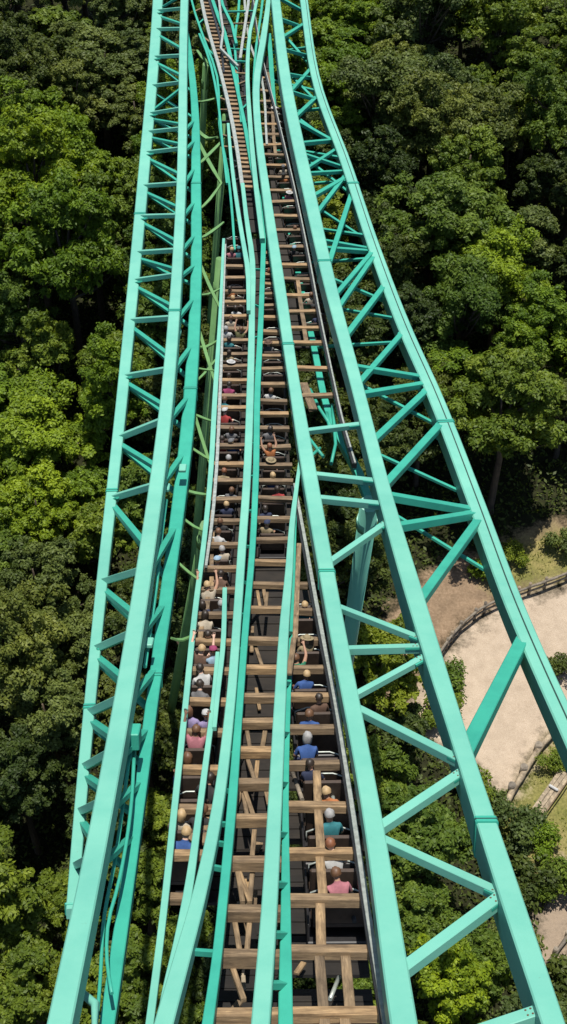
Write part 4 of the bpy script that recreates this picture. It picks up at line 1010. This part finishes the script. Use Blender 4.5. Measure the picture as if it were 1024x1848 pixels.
while tries < 30000 and len(trees) < 300:
    tries += 1
    y = random.uniform(2, 128); half = 12 + (y + 30) * .235
    x = random.uniform(-half, half)
    q = G(x, y, 7.0); u, v, p = project(q)
    if not (-170 < u < 1190 and -130 < v < 2050): continue
    if any((u - a) ** 2 + (v - b) ** 2 < c * c for a, b, c in gapzones): continue
    D = random.uniform(3.8, 6.6)
    if any((x - t[0]) ** 2 + (y - t[1]) ** 2 < (.30 * (D + t[2])) ** 2 for t in trees): continue
    if XYc(x, y, P_gravel) > -2.4 or XYc(x, y, P_dirt) > -2.6 or XYc(x, y, P_grass) > -.6 or XYc(x, y, P_path) > -1.2 or XYc(x, y, P_grass2) > -1.0: continue
    # keep the clearing visible: no crown in front of it
    uu, vv, pp = project(G(x, y, 9.5))
    blocked = False
    for dz in (5.0, 9.0):
        a, b, _ = project(G(x, y, dz))
        if 780 < a < 1060 and 1040 < b < 1420: blocked = True
    if blocked: continue
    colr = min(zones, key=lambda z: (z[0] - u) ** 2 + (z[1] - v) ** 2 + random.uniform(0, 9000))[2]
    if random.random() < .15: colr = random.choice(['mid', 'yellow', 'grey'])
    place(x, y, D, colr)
cw = {'bright': 'bright yellow-green', 'yellow': 'olive-yellow', 'mid': 'mid green', 'grey': 'greyish green', 'dark': 'dark green'}
info = []
for x, y, D, H, p, colr in trees:
    cm, tm, pD, pH = p
    root = empty('broadleaf_tree', G(x, y)); rz = random.uniform(0, 6.28)
    root.rotation_euler = (0, 0, rz)
    for nm, me in (('trunk', tm), ('crown', cm)):
        o = bpy.data.objects.new(nm, me); o.scale = (D / pD, D / pD, H / pH); link(o, root)
        if nm == 'crown':
            o.material_slots[0].link = 'OBJECT'; o.material_slots[0].material = LEAF[colr]
    u, v, _ = project(G(x, y, H * .65))
    info.append([root, u, v, D, colr])
def hword(u):
    for lim, w in ((90, 'at the left edge'), (180, 'in the left woods'), (340, 'beside the left girder'), (530, 'beneath the tracks'), (700, 'below the right girder'), (860, 'right of the right girder'), (960, 'in the right woods')):
        if u < lim: return w
    return 'at the right edge'
def vword(v):
    names = ['along the top', 'high up', 'in the upper third', 'above mid-height', 'at mid-height', 'just below mid-height', 'in the lower third', 'low down', 'along the bottom']
    return names[int(min(8, max(0, v / 1848 * 9)))]
groups = {}
for it in info:
    sz = 'small' if it[3] < 4.7 else ('broad' if it[3] > 6.2 else 'medium-sized')
    groups.setdefault((sz, it[4], hword(it[1]), vword(it[2])), []).append(it)
rank = ['leftmost', 'second from left', 'third from left', 'fourth from left', 'fifth from left', 'sixth from left', 'seventh from left', 'eighth from left']
for (sz, colr, hw_, vw_), its in groups.items():
    its.sort(key=lambda t: t[1])
    for j, it in enumerate(its):
        lab = '%s %s tree %s, %s' % (sz, cw[colr], hw_, vw_)
        if len(its) > 1: lab += ', ' + (('leftmost' if j == 0 else 'rightmost') if len(its) == 2 else rank[min(j, 7)])
        tag(it[0], lab, 'tree', 'broadleaf trees on the hillside')

# low shrubs at the edges of the clearing
SHR = []
for i in range(3):
    r = np.random.default_rng(90 + i); k = 12
    cs = np.stack([r.uniform(-.7, .7, k), r.uniform(-.7, .7, k), r.uniform(.3, 1.1, k)], 1); rr = r.uniform(.28, .5, k)
    v, t = leaf_cloud(cs, np.stack([rr, rr, rr * .8], 1), 2200, .085, 90 + i, r.uniform(.1, .8, k))
    me = leaf_mesh('foliage', v, t); me.materials.append(LEAF['mid'])
    bm = bmesh.new()
    for c in cs: sweep(bm, [Vector((0, 0, -.15)), Vector((c[0] * .5, c[1] * .5, c[2] * .5)), Vector(c)], [.06, .04, .02], [.06, .04, .02], [Vector((0, 1, 0))] * 3, True)
    sm_ = bpy.data.meshes.new('stem'); bm.to_mesh(sm_); bm.free(); sm_.materials.append(M['bark'])
    SHR.append((me, sm_))
shrubs = [(812, 1230, 'leafy mid green shrub at the left rim of the gravel clearing', 'mid', 1.2), (800, 1290, 'olive shrub low on the left rim of the gravel', 'yellow', 1.3), (895, 1462, 'pale shrub at the foot of the log rail', 'grey', 1.1), (940, 1500, 'grey-green shrub left of the plank bench', 'grey', 1.4),
          (985, 1520, 'bright shrub just below the plank bench', 'bright', 1.0), (1000, 1380, 'small green shrub between log rail and bench', 'mid', .8), (880, 1030, 'bright low shrub on the dirt bank above the curved fence', 'bright', 1.0), (930, 1000, 'yellowish shrub on the grass above the curved fence', 'yellow', .9),
          (1016, 1205, 'small dark shrub at the right edge of the gravel clearing', 'dark', 1.0), (950, 1600, 'dark shrub beside the lower trail', 'dark', 1.3), (1010, 1600, 'mid green shrub on the grass above the lower trail', 'mid', 1.3), (925, 1730, 'greyish shrub on the near side of the lower trail', 'grey', 1.3), (1015, 1800, 'dark shrub in the bottom right corner', 'dark', 1.6),
          (1018, 985, 'dusty shrub at the right edge above the curved fence', 'grey', 1.1), (860, 1420, 'green shrub at the lower tip of the gravel', 'mid', 1.2)]
for i, (u, v, lab, colr, s) in enumerate(shrubs):
    q = gpt(u, v, .5); me, sm_ = SHR[i % 3]
    r_ = empty('shrub', G(q.x, q.y)); r_.rotation_euler = (0, 0, random.uniform(0, 6)); tag(r_, lab, 'shrub', 'shrubs around the clearing')
    for nm, mm in (('foliage', me), ('stem', sm_)):
        o = bpy.data.objects.new(nm, mm); o.scale = (s,) * 3; link(o, r_)
        if nm == 'foliage': o.material_slots[0].link = 'OBJECT'; o.material_slots[0].material = LEAF[colr]

# undergrowth and grass: uncountable
def scatter(name, n, test, size, zr, seed, mat, upright=False):
    r = np.random.default_rng(seed)
    yy = r.uniform(0, 130, n); xx = r.uniform(-1, 1, n) * (14 + (yy + 30) * .25)
    keep = test(xx, yy); xx, yy = xx[keep], yy[keep]; n = len(xx)
    zz = np.array([ground_z(a, b) for a, b in zip(xx, yy)]) + r.uniform(.02, 1, n) ** 2 * zr * (.4 + .6 * np.sin(xx * .9 + np.sin(yy * .7) * 2) ** 2)
    c = np.stack([xx, yy, zz], 1)
    nr = r.normal(size=(n, 3)) * (.55 if not upright else 1) + np.array([0, 0, 1.0 if not upright else .1]); nr /= np.linalg.norm(nr, axis=1)[:, None]
    a = np.cross(nr, r.normal(size=(n, 3)));
    if upright: a = np.array([[0, 0, 1.0]]) + r.normal(size=(n, 3)) * .35
    a /= np.linalg.norm(a, axis=1)[:, None]; b = np.cross(nr, a); b /= np.linalg.norm(b, axis=1)[:, None]
    s = size * r.uniform(.5, 1.4, (n, 1)); w = .5 if not upright else .16
    v = np.stack([c - a * s, c - b * s * w, c + a * s, c + b * s * w], 1).reshape(-1, 3)
    me = leaf_mesh(name, v, np.repeat(r.uniform(0, 1, n), 4)); me.materials.append(mat)
    o = link(bpy.data.objects.new(name, me)); o['kind'] = 'stuff'; return o
clear = lambda x, y: (sdist(P_gravel, x, y) < -.3) & (sdist(P_dirt, x, y) < -.4) & (sdist(P_path, x, y) < 0.1)
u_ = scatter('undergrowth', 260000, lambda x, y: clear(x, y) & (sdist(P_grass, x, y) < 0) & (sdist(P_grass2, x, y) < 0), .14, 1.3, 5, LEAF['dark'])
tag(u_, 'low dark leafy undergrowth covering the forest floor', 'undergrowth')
g_ = scatter('grass', 260000, lambda x, y: ((sdist(P_grass, x, y) > -.2) | (sdist(P_grass2, x, y) > .2)) & (np.sin(x * 1.3 + np.sin(y * .8) * 2) + np.sin(y * 1.7 + x * .4) > -.6), .16, .08, 6, LEAF['yellow'], True)
tag(g_, 'short dry grass on the banks beside the gravel clearing', 'grass')

# ------------------------------------------------------------------ camera, light, world
cam = bpy.data.cameras.new('Camera'); co = bpy.data.objects.new('Camera', cam); link(co)
co.location = CAM; co.rotation_euler = (R(45), 0, 0)
cam.sensor_fit = 'VERTICAL'; cam.sensor_height = 24.0; cam.lens = 24.0 * F / 1848.0
cam.clip_start = 0.1; cam.clip_end = 2000
scene.camera = co
SUN = Vector((0.03, 0.13, 0.985)).normalized()
el = math.asin(SUN.z); az = math.atan2(SUN.x, SUN.y)
sun = bpy.data.lights.new('sun', 'SUN'); sun.energy = 5.0; sun.angle = R(.5); sun.color = (1.0, .95, .86)
so = link(bpy.data.objects.new('sun', sun)); so.rotation_euler = (-SUN).to_track_quat('-Z', 'Y').to_euler()
w = bpy.data.worlds.new('World'); scene.world = w; w.use_nodes = True
nt = w.node_tree; bg = nt.nodes['Background']
sky = nt.nodes.new('ShaderNodeTexSky'); sky.sky_type = 'NISHITA'; sky.sun_disc = False; sky.sun_elevation = el; sky.sun_rotation = az
nt.links.new(sky.outputs[0], bg.inputs[0]); bg.inputs[1].default_value = 0.10
vs_ = scene.view_settings; vs_.view_transform = 'Standard'; vs_.look = 'None'; vs_.exposure = 0.42; vs_.gamma = 1.0; vs_.use_curve_mapping = False
